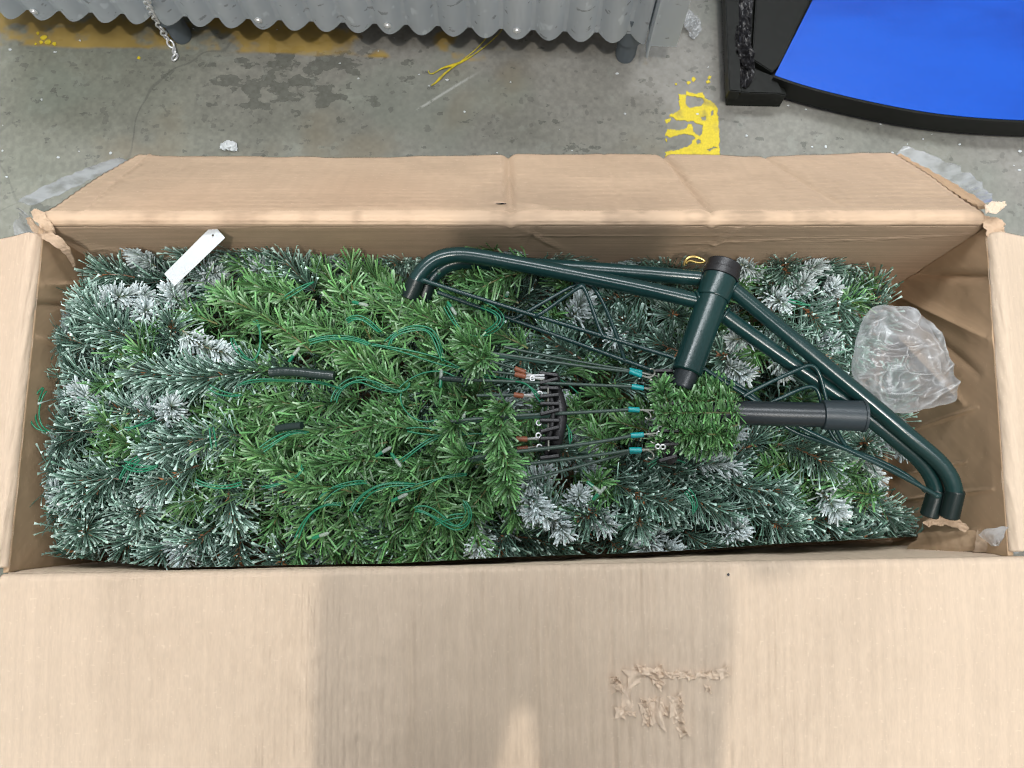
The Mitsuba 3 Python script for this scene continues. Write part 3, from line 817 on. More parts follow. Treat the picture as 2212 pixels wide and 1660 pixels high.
PINE = [(520, 1170, 515, 1212), (480, 1180, 470, 1205), (355, 560, 350, 530), (285, 595, 195, 555), (270, 600, 215, 600), (290, 733, 190, 680), (250, 720, 200, 650), (172, 718, 108, 772), (195, 750, 120, 740), (373, 735, 373, 703), (533, 806, 310, 832), (470, 800, 300, 800), (200, 930, 130, 925), (460, 953, 325, 980),
        (400, 930, 320, 950), (260, 1025, 172, 1092), (240, 1040, 170, 1050), (500, 1040, 509, 1122), (205, 1130, 198, 1150), (310, 1085, 303, 1107), (445, 1160, 408, 1186), (615, 1185, 609, 1206), (140, 850, 98, 862), (160, 1020, 105, 1025), (190, 1120, 128, 1105), (330, 1150, 270, 1190),
        (240, 850, 150, 790), (270, 880, 170, 900), (330, 900, 250, 880), (400, 1020, 340, 1050), (150, 880, 90, 905), (150, 960, 85, 990), (180, 1060, 100, 1070), (220, 1180, 150, 1190), (460, 610, 400, 545), (560, 580, 490, 540), (620, 580, 560, 545), (660, 600, 620, 560),
        (1370, 1110, 1381, 1128), (1150, 1170, 1224, 1186), (1477, 1055, 1567, 1105), (1440, 1010, 1540, 1040), (1500, 1020, 1590, 1010), (1743, 979, 1787, 1000), (1720, 960, 1800, 960), (1860, 975, 1870, 955), (1665, 1125, 1703, 1140), (1500, 1150, 1540, 1176), (1860, 1100, 1918, 1112), (1680, 640, 1668, 612), (1730, 670, 1768, 704),
        (1888, 660, 1889, 612), (1790, 720, 1840, 726), (1575, 780, 1560, 768), (1470, 690, 1452, 680), (1180, 553, 1245, 551), (1230, 760, 1180, 728), (1150, 790, 1127, 776), (1370, 720, 1345, 690), (1310, 730, 1340, 722), (1690, 560, 1700, 590), (1720, 600, 1790, 570), (1600, 1050, 1680, 1060),
        (1620, 1100, 1700, 1090), (1560, 1130, 1600, 1180), (1320, 1160, 1350, 1190), (1280, 1100, 1250, 1120), (1180, 1100, 1140, 1060), (1100, 1150, 1080, 1190), (1740, 1120, 1800, 1130), (1800, 1080, 1870, 1085), (1820, 1150, 1880, 1160), (1400, 1070, 1450, 1090), (1340, 1050, 1390, 1080),
        (1480, 760, 1420, 740), (1260, 720, 1230, 700), (1350, 640, 1300, 650), (1420, 610, 1380, 640), (1700, 1160, 1760, 1190), (1640, 1180, 1690, 1200), (1440, 560, 1380, 560), (1820, 690, 1840, 780), (1760, 760, 1800, 790), (1680, 700, 1710, 760)]
FROST = [(335, 580, 290, 540), (300, 600, 310, 545), (330, 700, 315, 668), (395, 715, 487, 762), (430, 590, 470, 588), (560, 600, 560, 582), (240, 905, 175, 842), (140, 880, 105, 870), (360, 920, 310, 870), (360, 910, 370, 875), (160, 700, 95, 712), (150, 660, 140, 700), (385, 670, 372, 625),
         (190, 1080, 135, 1060), (150, 1000, 100, 965), (365, 1085, 325, 1072), (380, 1190, 400, 1215), (797, 1190, 800, 1225), (936, 1175, 940, 1222), (1060, 1150, 1030, 1190), (1140, 1060, 1178, 1112), (1150, 1080, 1150, 1110), (1280, 1110, 1312, 1135), (1240, 1105, 1252, 1070), (1180, 1110, 1215, 1150),
         (1180, 1040, 1140, 1050), (1520, 950, 1590, 935), (1500, 1000, 1590, 1012), (1760, 1010, 1815, 1055), (1430, 1170, 1460, 1200), (1700, 1170, 1745, 1195), (1770, 1060, 1808, 1108), (1720, 600, 1768, 570), (1760, 640, 1802, 622), (1660, 640, 1690, 655), (1620, 720, 1585, 735), (1560, 780, 1612, 812),
         (1760, 720, 1800, 745), (1110, 570, 1110, 540), (724, 570, 722, 538), (1230, 690, 1260, 640), (1265, 700, 1262, 660), (250, 660, 310, 640), (220, 680, 270, 640), (1340, 700, 1330, 730), (1300, 560, 1360, 545), (1420, 1160, 1390, 1190), (1630, 580, 1600, 570), (1560, 1160, 1600, 1140), (1700, 640, 1740, 610)]


def place(seg, kind, dz=0.0):
    bx, by, tx, ty = seg
    r = np.random.default_rng(int(bx * 7 + by * 13 + tx * 3 + ty) + len(kind))
    if kind == 'green' and 430 < tx < 1130:        # the middle of the bundle is swept to the left
        dx, dy = (tx - bx), (ty - by)
        l0 = math.hypot(dx, dy)
        if 600 < ty < 1120:
            dx -= 0.75 * l0
        k = (l0 * 1.5 + 45) / math.hypot(dx, dy)
        bx, by = tx - dx * k, ty - dy * k
    elif kind == 'pine':
        bx, by = bx + 0.5 * (bx - tx), by + 0.5 * (by - ty)
    if tx < 260:
        sh = 34 * (260 - tx) / 200 * r.uniform(0.6, 1.3)
        bx, tx = bx - sh, tx - sh
    if ty > 1150 or ty < 570:
        dy_ = r.uniform(-14, 14)
        by, ty = by + dy_, ty + dy_
    ln = math.hypot(tx - bx, ty - by)
    zt = ztop(tx, ty) - 0.014 + dz + r.normal(0, 0.010)
    zb = zt - (0.010 + 0.05 * max(0, 1 - ln / 80)) 
    par = top_section if (tx < 1060 or (tx < 1130 and kind == 'green')) else low_section
    add_tip(par, at(bx, by, zb), at(tx, ty, zt), kind, r)


for q in GREEN:
    place(q, 'green', 0.0)
for q in PINE:
    place(q, 'pine', -0.006)
for q in FROST:
    place(q, 'frost', 0.002)


def ground_fill(depth, step, seed, lim):
    """Deeper layers of tips on a jittered lattice: what shows through the gaps."""
    r = np.random.default_rng(seed)
    for px in np.arange(70, 1935, step):
        for py in np.arange(560, 1225, step):
            x, y = px + r.uniform(-.45, .45) * step, py + r.uniform(-.45, .45) * step
            z = ztop(x, y) - depth - r.uniform(0, 0.03)
            if z < 0.03:
                z = 0.03
            left = x < 1080
            u = r.random()
            if left and x > 430 and y < 1140 and y > 600:
                kind = 'green' if u < 0.93 else 'pine'
            elif left:
                kind = 'pine' if u < 0.62 else ('frost' if u < 0.82 else 'green')
            else:
                kind = 'pine' if u < 0.58 else ('frost' if u < 0.76 else 'green')
            a = (math.pi if left else 0) + r.normal(0, 0.75)
            L = r.uniform(0.06, 0.10)
            p = at(x, y, z)
            d = np.array([math.cos(a), math.sin(a), r.uniform(-0.1, 0.5)])
            q0, q1 = p - d * L / 2, p + d * L / 2
            if q1[0] > at(1925, 0, 0.2)[0]:
                continue
            q0[2] = max(q0[2], 0.03)
            par = top_section if left else low_section
            if sum(k.startswith(par + '__branch_tip') for k in scene) < 296:
                add_tip(par, q0, q1, kind, r)


ground_fill(0.055, 84, 11, 0)


def inner(par, x0, x1, n, seed):
    """The crushed twigs deep in the bundle, that nobody could count: one part."""
    r = np.random.default_rng(seed)
    V, F, C, o = [], [], [], 0
    for i in range(n):
        x, y = r.uniform(x0, x1), r.uniform(560, 1215)
        p = at(x, y, max(0.035, ztop(x, y) - r.uniform(0.10, 0.17)))
        a = r.uniform(0, 6.28)
        d = np.array([math.cos(a), math.sin(a), r.uniform(-.2, .4)]) * 0.05
        m, c = tip_mesh(p - d, p + d, 'green' if r.random() < .5 else 'pine', r, n=90)
        V.append(m.vertices)
        F.append(m.faces + o)
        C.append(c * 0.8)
        o += len(m.vertices)
    v = np.vstack(V)
    lo, hi = Pl[..., 0].max() + .004, Pr[..., 0].min() - .004
    v[:, 0] = np.clip(v[:, 0], lo, hi)
    v[:, 1] = np.clip(v[:, 1], Pf[..., 1].max() + .004, Pb[..., 1].min() - .004)
    v[:, 2] = np.maximum(v[:, 2], 0.012)
    obj('inner_twigs', trimesh.Trimesh(v, np.vstack(F), process=False), 'needle', par, smooth=False, color=np.vstack(C), kind='stuff')


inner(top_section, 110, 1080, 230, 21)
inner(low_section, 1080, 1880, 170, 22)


def loose(par, kind, boxes, n, seed, lift):
    """Single needles that stick out of the mass any which way: one part."""
    r = np.random.default_rng(seed)
    V, F, C, o = [], [], [], 0
    for i in range(n):
        x0, x1, y0, y1 = boxes[r.integers(len(boxes))]
        x, y = r.uniform(x0, x1), r.uniform(y0, y1)
        p = at(x, y, ztop(x, y) + lift + r.normal(0, .006))
        a = r.normal(math.pi, 1.1)
        d = np.array([math.cos(a), math.sin(a), r.uniform(-.3, .6)]) * .004
        v, f, c = needles(np.linspace(p - d, p + d, 4), kind, 3, .030 if kind == 'green' else .036, r, .8, (15, 60))
        V.append(v)
        F.append(f + o)
        C.append(c)
        o += len(v)
    obj('loose_needles', trimesh.Trimesh(np.vstack(V), np.vstack(F), process=False), 'needle', par, smooth=False, color=np.vstack(C), kind='stuff')


loose(top_section, 'green', [(430, 1060, 590, 1150), (480, 1000, 620, 1100)], 330, 61, -.006)
loose(top_section, 'pine', [(90, 450, 600, 1190)], 80, 62, -.010)

# ---------------------------------------------------------------- the pole, the brackets and the hinged rods of the top section
PX = 3.0 / 1.0


def rod(pts, z, r=0.0022, sides=8):
    zz = np.linspace(z[0], z[1], len(pts))
    return spline([at(x, y, q) for (x, y), q in zip(pts, zz)], 24)


P0, P1, P2 = at(1420, 888, .245), at(1782, 897, .262), at(1868, 899, .266)
obj('pole', lathe(P0, P1, [(0, .014), (0.02, .0152), (1, .0152)], 32), 'pole_paint', top_section, smooth=40)
obj('collar', lathe(P1 - unit(P1 - P0) * .004, P2, [(0, .0158), (0.02, .0178), (0.06, .0183), (0.92, .0188), (0.93, .0200), (0.985, .0200), (1.0, .0192), (1.0, .0172)], 36), 'collar_plastic', top_section, smooth=40)

RODS = [([(993, 758), (1062, 766), (1200, 786), (1361, 806)], (1386, 812), 'teal', (.262, .250), .0021), ([(1089, 753), (1210, 777), (1361, 803)], (1386, 806), 'teal', (.246, .243), .0018),
        ([(1010, 823), (1100, 827), (1366, 838)], (1390, 839), 'teal', (.262, .252), .0022), ([(960, 915), (1093, 902), (1200, 896), (1359, 887)], (1381, 886), 'teal', (.270, .258), .0024),
        ([(1000, 996), (1089, 981), (1220, 966), (1364, 943)], (1390, 939), 'teal', (.265, .254), .0024), ([(1090, 1009), (1230, 993), (1361, 974)], (1386, 972), 'teal', (.250, .244), .0021), ([(1112, 1043), (1240, 1012), (1362, 977)], (1384, 974), 'teal', (.243, .236), .0020),
        ([(1057, 782), (1115, 800)], (1135, 805), 'rust', (.250, .245), .0018), ([(1040, 803), (1115, 812)], (1136, 814), 'rust', (.256, .252), .0018), ([(1030, 857), (1113, 856)], (1131, 856), 'rust', (.256, .252), .0019), ([(1010, 961), (1118, 950)], (1139, 949), 'rust', (.250, .246), .0018),
        ([(1040, 992), (1120, 972)], (1140, 968), 'rust', (.236, .234), .0017)]
for pts, e, kd, z, r in RODS:
    p = rod(pts, z)
    k = obj('rod', tube(p + [0, 0, .006], np.linspace(r, r * 0.86, len(p)) * 1.05, 10), 'rod_paint', top_section)
    p = p + [0, 0, .006]
    e3 = at(e[0], e[1], z[1] + .0055)
    d = unit(e3 - p[-1])
    obj('sleeve', lathe(p[-1] - d * .002, e3, [(0, .0030), (.06, .0034), (.94, .0034), (1, .0030)], 14), kd + '_sleeve', k)
    # the bare wire, bent into an open hook at its end
    sgn = -1 if e[1] < 880 else 1
    q = [e3 - d * .003, e3 + d * .010]
    if kd == 'teal' and e[1] not in (806, 974):
        n = np.cross(d, [0, 0, 1.0]) * sgn
        c0 = e3 + d * .004
        hook = spline([c0, c0 + d * .004 + n * .001, c0 + d * .009 + n * .004, c0 + d * .0105 + n * .009, c0 + d * .007 + n * .012 + [0, 0, .003], c0 + d * .003 + n * .010 + [0, 0, .004]], 24)
        obj('hook', tube(hook, .0012, 8), 'dull_wire', k)
    obj('pin', tube(spline([e3 - d * .002, e3 + d * .008 + [0, 0, .001], e3 + d * .024], 8), .0013, 8), 'dull_wire', k)
# the wound ends of the rods, where branches start
for pts, z, r in (([(985, 757), (1012, 760), (1052, 764)], (.264, .263), .0035), ([(1060, 766), (1110, 772), (1180, 783)], (.263, .258), .0033), ([(950, 917), (1030, 908), (1092, 902)], (.270, .268), .0040), ([(1092, 902), (1150, 899), (1190, 897)], (.268, .266), .0036),
                  ([(1010, 995), (1050, 987), (1088, 981)], (.266, .264), .0034)):
    obj('wound_wire', tube(rod(pts, z), r, 12), 'rod_wrap', top_section)
for pts, z, r in (([(583, 806), (620, 803), (660, 806), (722, 812)], (.262, .266), .0062), ([(598, 927), (625, 922), (652, 920)], (.250, .262), .0048), ([(950, 818), (985, 820), (1010, 823)], (.25, .26), .004)):
    p = rod(pts, z)
    obj('branch_stem', tube(p, r * np.array([1, .98, .95] * 8), 14), 'dark_wrap', top_section)

# the two hinge brackets on the pole: black rings of plates with riveted ears
def bracket(px, py, z, half, n, seed):
    c = at(px, py, z)
    m = []
    r = np.random.default_rng(seed)
    key = None
    s = 1 / 1760.
    ys = np.linspace(-half, half, n)
    for i, q in enumerate(ys):
        o = c + np.array([0.0, -q * s, -0.020 * (q / half) ** 2])
        a = as_trimesh(rounded((0, 0, 0), (.024, .0045, .016), .0012))
        a.apply_transform(trimesh.transformations.rotation_matrix(r.normal(0, .12) + (0.22 if i % 2 else -0.10), [0, 0, 1]))
        a.apply_translation(o + [0.004, 0, 0])
        m.append(a)
    ring = spline([c + np.array([0.010 + .004 * math.cos(3 * t), -half * s * math.sin(t), -.022 * (math.sin(t)) ** 2 - .004]) for t in np.linspace(-1.5, 1.5, 9)], 40)
    m.append(tube(ring + [.004, 0, -.006], .0085, 12))
    m.append(tube(ring + [-.006, 0, .006], .0030, 8))
    return obj('hinge_bracket', cat(m), 'black_plastic', top_section), c


k, c = bracket(1180, 892, .268, 92, 11, 31)
obj('pin', tube([at(1184, 838, .268), at(1185, 975, .264)], .0011, 8), 'dull_wire', k)
for x, y, z in ((1164, 914, .262), (1163, 941, .263), (1165, 966, .258), (1166, 851, .262), (1150, 818, .258)):
    e = trimesh.creation.torus(.0030, .0011, 20, 10)
    e.apply_transform(trimesh.transformations.rotation_matrix(.35, [1, .4, 0]))
    e.apply_translation(at(x, y, z))
    obj('eyelet', e, 'bright_steel', k)
for y in (812, 818):
    obj('fork', tube(spline([at(1134, y, .257), at(1150, y - 1, .258), at(1176, y - 1, .258)], 10), .0014, 8), 'bright_steel', k)
for y, z in ((856, .256), (951, .250)):
    obj('fork', tube(spline([at(1132, y - 2, z), at(1150, y - 3, z + .001), at(1168, y - 6, z + .002)], 10), .0016, 8), 'bright_steel', k)
k, c = bracket(1436, 890, .262, 98, 8, 32)
for x, y in ((1428, 880), (1426, 926), (1424, 937), (1421, 965), (1432, 966)):
    e = trimesh.creation.torus(.0028, .0010, 20, 10)
    e.apply_transform(trimesh.transformations.rotation_matrix(.5, [1, -.3, 0]))
    e.apply_translation(at(x, y, .262))
    obj('eyelet', e, 'bright_steel', k)

# short dense green tips wrapped about the pole's left end
for i, q in enumerate([(1592, 846, 1425, 850, .250), (1598, 868, 1418, 872, .260), (1600, 892, 1422, 893, .266), (1598, 916, 1425, 915, .261), (1590, 940, 1432, 936, .252), (1585, 958, 1440, 950, .240), (1580, 832, 1440, 838, .238), (1450, 885, 1422, 838, .260), (1430, 920, 1418, 968, .246), (1440, 850, 1424, 828, .256)]):
    bx, by, tx, ty, z = q
    add_tip(top_section, at(bx, by, z), at(tx, ty, z + .003), 'green', np.random.default_rng(500 + i), n=360 if bx - tx > 100 else 130, length=.0195, ang=(55, 98))
# sprigs that lie over the rods
for i, q in enumerate([(1100, 870, 1065, 905), (1085, 890, 1075, 960), (1080, 950, 1100, 1010), (1095, 1000, 1100, 1060), (1040, 755, 1000, 740), (1060, 770, 1020, 790), (1000, 905, 975, 925), (1030, 990, 985, 985)]):
    bx, by, tx, ty = q
    add_tip(top_section, at(bx, by, .262), at(tx, ty, .276), 'green', np.random.default_rng(560 + i), n=150, length=.029)

# ---------------------------------------------------------------- the folded metal stand
stand = thing('tree_stand', 'folded dark green metal tree stand with bent tubular legs, lying across the branches', 'tree stand')
RT = 0.0101


def path(pts, n=60):
    return spline([at(*p) for p in pts], n)


h0, h1 = at(1558, 592, .262), at(1483, 806, .256)
hd = unit(h1 - h0)
obj('hub_tube', lathe(h0 + hd * .028, h1, [(0, .0192), (.9, .0192), (.985, .0190), (1, .0172)], 36), 'green_enamel', stand, smooth=40)
obj('hub_sleeve', lathe(h0 - hd * .002, h0 + hd * .036, [(0, .0205), (.02, .0216), (.96, .0216), (1, .0204)], 36), 'green_enamel', stand, smooth=40)
cp = lathe(h0 - hd * .016, h0 + hd * .006, [(0, .015), (.03, .0205), (.10, .0222), (.55, .0222), (.60, .0234), (.97, .0234), (1, .0224)], 36)
obj('cap', cp, 'black_plastic', stand, smooth=40)
sp = at(1472, 838, .252)
obj('spigot', lathe(h1 - hd * .002, sp, [(0, .0150), (.9, .0150), (1, .0140)], 28), 'pole_paint', stand, smooth=40)
LEGS = [([(1512, 652, .255), (1350, 616, .256), (1180, 582, .257), (1040, 556, .257), (985, 551, .256), (940, 562, .255), (908, 590, .252), (893, 620, .246)], (883, 645, .240)),
        ([(1530, 603, .246), (1400, 592, .240), (1210, 578, .232), (1060, 568, .226), (1000, 566, .224), (958, 578, .222), (930, 604, .220), (918, 630, .216)], (912, 650, .212)),
        ([(1580, 622, .257), (1640, 672, .257), (1760, 772, .257), (1900, 888, .256), (1985, 960, .254), (2030, 1000, .250), (2056, 1040, .244), (2060, 1075, .236)], (2050, 1118, .224)),
        ([(1560, 678, .244), (1620, 722, .242), (1740, 806, .240), (1860, 890, .238), (1950, 962, .234), (1995, 1004, .230), (2018, 1044, .224), (2020, 1074, .218)], (2008, 1116, .208))]
for pts, e in LEGS:
    p = path(pts, 70)
    k = obj('leg', tube(p, RT, 22), 'green_enamel', stand, smooth=50)
    e3 = at(*e)
    d = unit(e3 - p[-1])
    obj('rubber_foot', lathe(p[-1] - d * .010, e3, [(0, RT + .0004), (.05, RT + .0014), (.95, RT + .0016), (1, RT)], 22), 'rubber', k, smooth=40)
BR_ = [([(915, 606, .258), (1158, 683, .253), (1304, 727, .251), (1455, 773, .249)], 0), ([(945, 632, .240), (1110, 692, .236), (1349, 779, .234), (1450, 815, .234)], 0),
       ([(1158, 683, .255), (1206, 652, .256), (1254, 620, .252), (1258, 620, .252), (1282, 674, .252), (1304, 727, .253)], 1), ([(1110, 690, .238), (1180, 650, .240), (1255, 612, .240), (1270, 612, .240), (1300, 650, .240), (1349, 777, .236)], 1),
       ([(1512, 792, .246), (1640, 872, .246), (1742, 930, .246), (1831, 972, .246), (2022, 1070, .238)], 0), ([(1520, 800, .232), (1660, 888, .230), (1700, 924, .230), (1823, 969, .228), (2000, 1062, .222)], 0),
       ([(1607, 857, .248), (1660, 828, .252), (1730, 796, .254), (1750, 790, .254), (1762, 796, .253), (1778, 835, .248), (1829, 967, .242)], 1), ([(1666, 869, .236), (1700, 854, .240), (1738, 838, .241), (1754, 836, .241), (1764, 842, .240), (1776, 880, .236), (1820, 966, .232)], 1)]
for pts, kd in BR_:
    p = path([(x, y, z + .008) for x, y, z in pts], 70)
    obj('brace_rod', tube(p, .0029 if not kd else .0025, 10), 'green_enamel', stand, smooth=50)
for x, y, z in ((1158, 683, .253), (1304, 727, .251), (1110, 692, .236), (1349, 779, .234), (1256, 619, .252), (1831, 970, .244), (917, 607, .256), (2024, 1071, .238)):
    w = trimesh.creation.icosphere(2, .0042)
    w.apply_scale([1.3, .9, .8])
    w.apply_translation(at(x, y, z + .007))
    obj('weld', w, 'green_enamel', stand, smooth=True)
for x, y, z in ((1506, 650, .262), (1527, 603, .252), (1583, 626, .264), (1564, 682, .252)):
    e = trimesh.creation.torus(.0112, .0020, 24, 10)
    e.apply_transform(trimesh.transformations.rotation_matrix(math.pi / 2, [0, 1, 0]))
    e.apply_transform(trimesh.transformations.rotation_matrix(.2 if x < 1540 else -.65, [0, 0, 1]))
    e.apply_translation(at(x, y, z - .006))
    obj('weld', e, 'green_enamel', stand, smooth=True)

# ---------------------------------------------------------------- light string wires
lights = thing('light_string', 'string of thin green twin wires with tiny clear bulbs woven through the branches', 'string lights')
W = [[(506, 836), (550, 823), (617, 821), (680, 826), (737, 840)], [(721, 869), (742, 834), (776, 820), (814, 834), (860, 845), (884, 828)], [(839, 744), (853, 723), (884, 711), (922, 714), (946, 737), (960, 779)],
     [(804, 744), (873, 758), (953, 782), (1005, 799), (1075, 820), (1141, 834), (1165, 862), (1200, 893), (1228, 921), (1236, 945), (1231, 959)], [(860, 841), (895, 817), (936, 799), (971, 803), (999, 831)], [(866, 850), (867, 872), (884, 893), (915, 911), (947, 907), (967, 893)],
     [(880, 928), (922, 931), (988, 935), (1058, 938), (1089, 952)], [(863, 993), (901, 969), (946, 947), (981, 944), (1005, 958), (1040, 975)], [(762, 1107), (783, 1073), (814, 1053), (853, 1043), (895, 1045)], [(863, 1061), (915, 1047), (953, 1034), (1005, 1027)],
     [(693, 1079), (711, 1062), (745, 1051), (790, 1044)], [(898, 1100), (953, 1125), (988, 1139), (1009, 1125), (1005, 1087)], [(96, 842), (78, 876), (78, 913), (104, 933)], [(567, 969), (600, 950), (633, 936), (663, 936)], [(457, 923), (463, 966)], [(500, 733), (520, 766), (547, 776), (560, 727), (547, 693)],
     [(617, 646), (650, 623), (677, 610)], [(667, 739), (737, 729), (800, 745)], [(752, 695), (783, 691), (808, 706), (818, 718)], [(960, 661), (980, 692), (1005, 718), (1050, 724)], [(573, 1050), (600, 1046), (640, 1030), (655, 1010)], [(270, 1000), (300, 1012), (340, 1010)], [(330, 905), (285, 925), (270, 930)],
     [(1165, 815), (1200, 816), (1232, 836), (1250, 852)], [(940, 1132), (965, 1120), (1000, 1112)], [(1400, 1010), (1440, 990), (1480, 1000)], [(1485, 1060), (1500, 1090), (1498, 1110)], [(1705, 650), (1730, 655), (1750, 660)], [(450, 835), (480, 850), (520, 852)], [(300, 990), (280, 1006), (262, 1040)], [(420, 1040), (470, 1050), (520, 1042)], [(640, 1160), (690, 1100), (740, 1090)], [(1040, 660), (1080, 690), (1050, 720)]]
lr = np.random.default_rng(77)
for i, q in enumerate(W):
    nst = 1 if i in (4, 5, 23) else int(lr.integers(2, 4))
    z0 = 0.0
    strands = []
    for j in range(nst):
        off = (j - (nst - 1) / 2) * 0.0040
        p = []
        for x, y in q:
            zz = ztop(x, y) + (0.015 if x < 1080 else 0.050 if i == 3 else 0.020) + lr.normal(0, .002)
            p.append(at(x, y, zz) + np.array([lr.normal(0, .0012), lr.normal(0, .0012), 0]))
        p = spline(p, 44)
        t, a, b = frames(p)
        s = np.cross(t, [0, 0, 1.0])
        tw = off * np.cos(np.linspace(0, lr.uniform(0.3, 1.6), len(p)))
        strands.append(tube(p + s * tw[:, None] + np.array([0, 0, 1.0]) * (off * np.sin(np.linspace(0, 1.5, len(p))))[:, None], .00105, 6))
    obj('wire', cat(strands), 'wire_green', lights, smooth=True)
for x, y, a in ((948, 587, 0), (1096, 635, 0), (980, 672, -1), (785, 658, -.3), (953, 810, 1.5), (989, 940, 1.4), (860, 1000, -.9), (1068, 995, 1.1), (835, 972, .5), (1300, 628, 0), (1838, 1145, 0), (388, 770, 0), (1000, 905, 1.2), (870, 1072, .4), (640, 760, .9), (1300, 1060, .8), (700, 1155, .3), (1290, 1058, -.7)):
    p = at(x, y, ztop(x, y) + .018 + (.03 if x > 1080 else 0))
    d = np.array([math.cos(a), math.sin(a), .25]) if a else np.array([.1, -.1, 1.0])
    k = obj('bulb', lathe(p - d * .007, p + d * .007, [(0, .0016), (.3, .0023), (.8, .0023), (.95, .0014), (1, .0004)], 12), 'led_clear', lights)
    obj('bulb_holder', lathe(p - d * .016, p - d * .006, [(0, .0014), (.2, .0022), (1, .0023)], 10), 'wire_green', k)

# ---------------------------------------------------------------- white tag, polythene bag, small bits
c0, c1 = at(372, 602, .243), at(474, 500, .262)
tv = c1 - c0
Lt = np.linalg.norm(tv)
tx_ = tv / Lt
ty_ = unit(np.cross([0, 0, 1.0], tx_))
pol = Polygon([(-.004, -.0105), (Lt, -.0125), (Lt, .0125), (-.004, .0125)]).buffer(-.001).buffer(.001).difference(Point(Lt - .010, .002).buffer(.0016))
tg = trimesh.creation.extrude_polygon(pol, .0007, engine='earcut')
R = np.eye(4)
R[:3, 0], R[:3, 1], R[:3, 2], R[:3, 3] = tx_, ty_, np.cross(tx_, ty_), c0
tg.apply_transform(R)
whole('tag', tg, 'white_card', 'blank white plastic strip tag with a small hole, stuck among frosted branches', 'tag')

bag_out = [(1868, 684), (1885, 664), (1905, 660), (1925, 664), (1962, 666), (1992, 690), (2020, 730), (2042, 775), (2058, 822), (2064, 868), (2030, 876), (1995, 884), (1960, 893), (1925, 890), (1888, 862), (1850, 828), (1840, 805), (1846, 760), (1854, 720)]
bo = np.array([at(x, y, .205) for x, y in bag_out])
bc = np.array(at(1952, 782, .205))
ang = np.arctan2(bo[:, 1] - bc[1], bo[:, 0] - bc[0])
rad = np.hypot(bo[:, 1] - bc[1], bo[:, 0] - bc[0])
o = np.argsort(ang)
tt = np.linspace(-np.pi, np.pi, 181)
rr = np.interp(tt, ang[o], rad[o], period=2 * np.pi)


BAGF = [((1845, 830), (1905, 812)), ((1905, 812), (2020, 818)), ((2020, 818), (2052, 790)), ((1860, 720), (1905, 690)), ((1905, 690), (1985, 735)), ((1985, 735), (2030, 790)), ((1880, 850), (1985, 868)), ((1985, 868), (2055, 830)),
        ((1870, 770), (1890, 715)), ((1920, 760), (1975, 752)), ((1935, 745), (1930, 800)), ((1960, 860), (1975, 892)), ((1868, 690), (1878, 745)), ((2000, 700), (2046, 800)), ((1900, 780), (1960, 775)), ((1910, 880), (1985, 830))]


def bag_side(h, seed, amp, folds):
    """One wall of the bag with its folds; the second value says how sharply each point is creased."""
    s_ = np.linspace(0.0, 1, 110)
    S, TH = np.meshgrid(s_, tt[:-1], indexing='ij')
    R_ = np.interp(TH, tt, rr) * S
    x, y = R_ * np.cos(TH), R_ * np.sin(TH)
    wx, wy = x + .012 * nz(x, y, 1, 18, 2, seed), y + .012 * nz(x, y, 2, 18, 2, seed + 1)
    n1 = 1 - np.minimum(1, np.abs(nz(wx, wy, seed, 15, 2, seed)) * 5)
    n2 = 1 - np.minimum(1, np.abs(nz(wx, wy, seed + 4, 34, 2, seed + 2)) * 5)
    z = h * np.sqrt(np.maximum(0, 1 - S ** 2.4)) + amp * np.minimum(1, (1 - S) * 6 + .1) * (n1 ** 2 + .4 * n2 ** 2 - .4)
    c = .55 * n1 ** 9 + .30 * n2 ** 9
    for (p, q) in folds:
        p, q = at(*p, bc[2])[:2] - bc[:2], at(*q, bc[2])[:2] - bc[:2]
        d = ridge(wx, wy, p[0], p[1], q[0], q[1], .010, 1.0)
        z = z + .007 * d
        c = np.maximum(c, .75 * d ** 7)
    c = np.maximum(c, .8 * S ** 40)
    i, j = np.meshgrid(np.arange(109), np.arange(180), indexing='ij')
    k = (j + 1) % 180
    q = np.stack([i * 180 + j, (i + 1) * 180 + j, (i + 1) * 180 + k, i * 180 + k], -1).reshape(-1, 4)
    v = np.stack([bc[0] + x, bc[1] + y, bc[2] + z], -1).reshape(-1, 3)
    return trimesh.Trimesh(v, np.vstack([q[:, [0, 1, 2]], q[:, [0, 2, 3]]]), process=False), c.ravel()


b1, c1_ = bag_side(.030, 3, .014, BAGF)
b2, c2_ = bag_side(-.004, 8, .012, BAGF[::3])
cc_ = np.clip(.13 + .62 * np.concatenate([c1_, c2_]), 0, .8)
scene['polythene'] = {'type': 'blendbsdf', 'weight': proc(lambda p, n, uv: uv.x), 'a': {'type': 'thindielectric', 'int_ior': 1.5}, 'b': two(principled((0.66, 0.69, 0.72), 0.16, 0.9))}
whole('plastic_bag', cat([b1, b2]), 'polythene', 'crumpled clear plastic bag tucked beside the right wall of the box', 'plastic bag', smooth=True, uv=np.c_[cc_, cc_ * 0])
e = spline([at(1478, 573, .245), at(1485, 559, .25), at(1505, 556, .25), at(1522, 566, .248), at(1508, 568, .246), at(1490, 564, .246), at(1482, 570, .246)], 40)
whole('brass_clip', tube(e, .0018, 10), 'brass', 'small shiny brass coloured wire clip beside the black cap of the stand', 'clip')

# ---------------------------------------------------------------- the corrugated metal bin at the back
bin_ = thing('metal_bin', 'grey corrugated metal planter bin on short round feet behind the box', 'metal bin')
Z0 = 0.095
E0, E1 = at(-70, 24, Z0), at(1392, 82, Z0)
ev = unit((E1 - E0) * [1, 1, 0])
en = np.array([ev[1], -ev[0], 0])                       # towards the viewer
Lw = np.linalg.norm(E1 - E0)
npitch = 63 / 1209.
nb = int(Lw / npitch)
off = .4


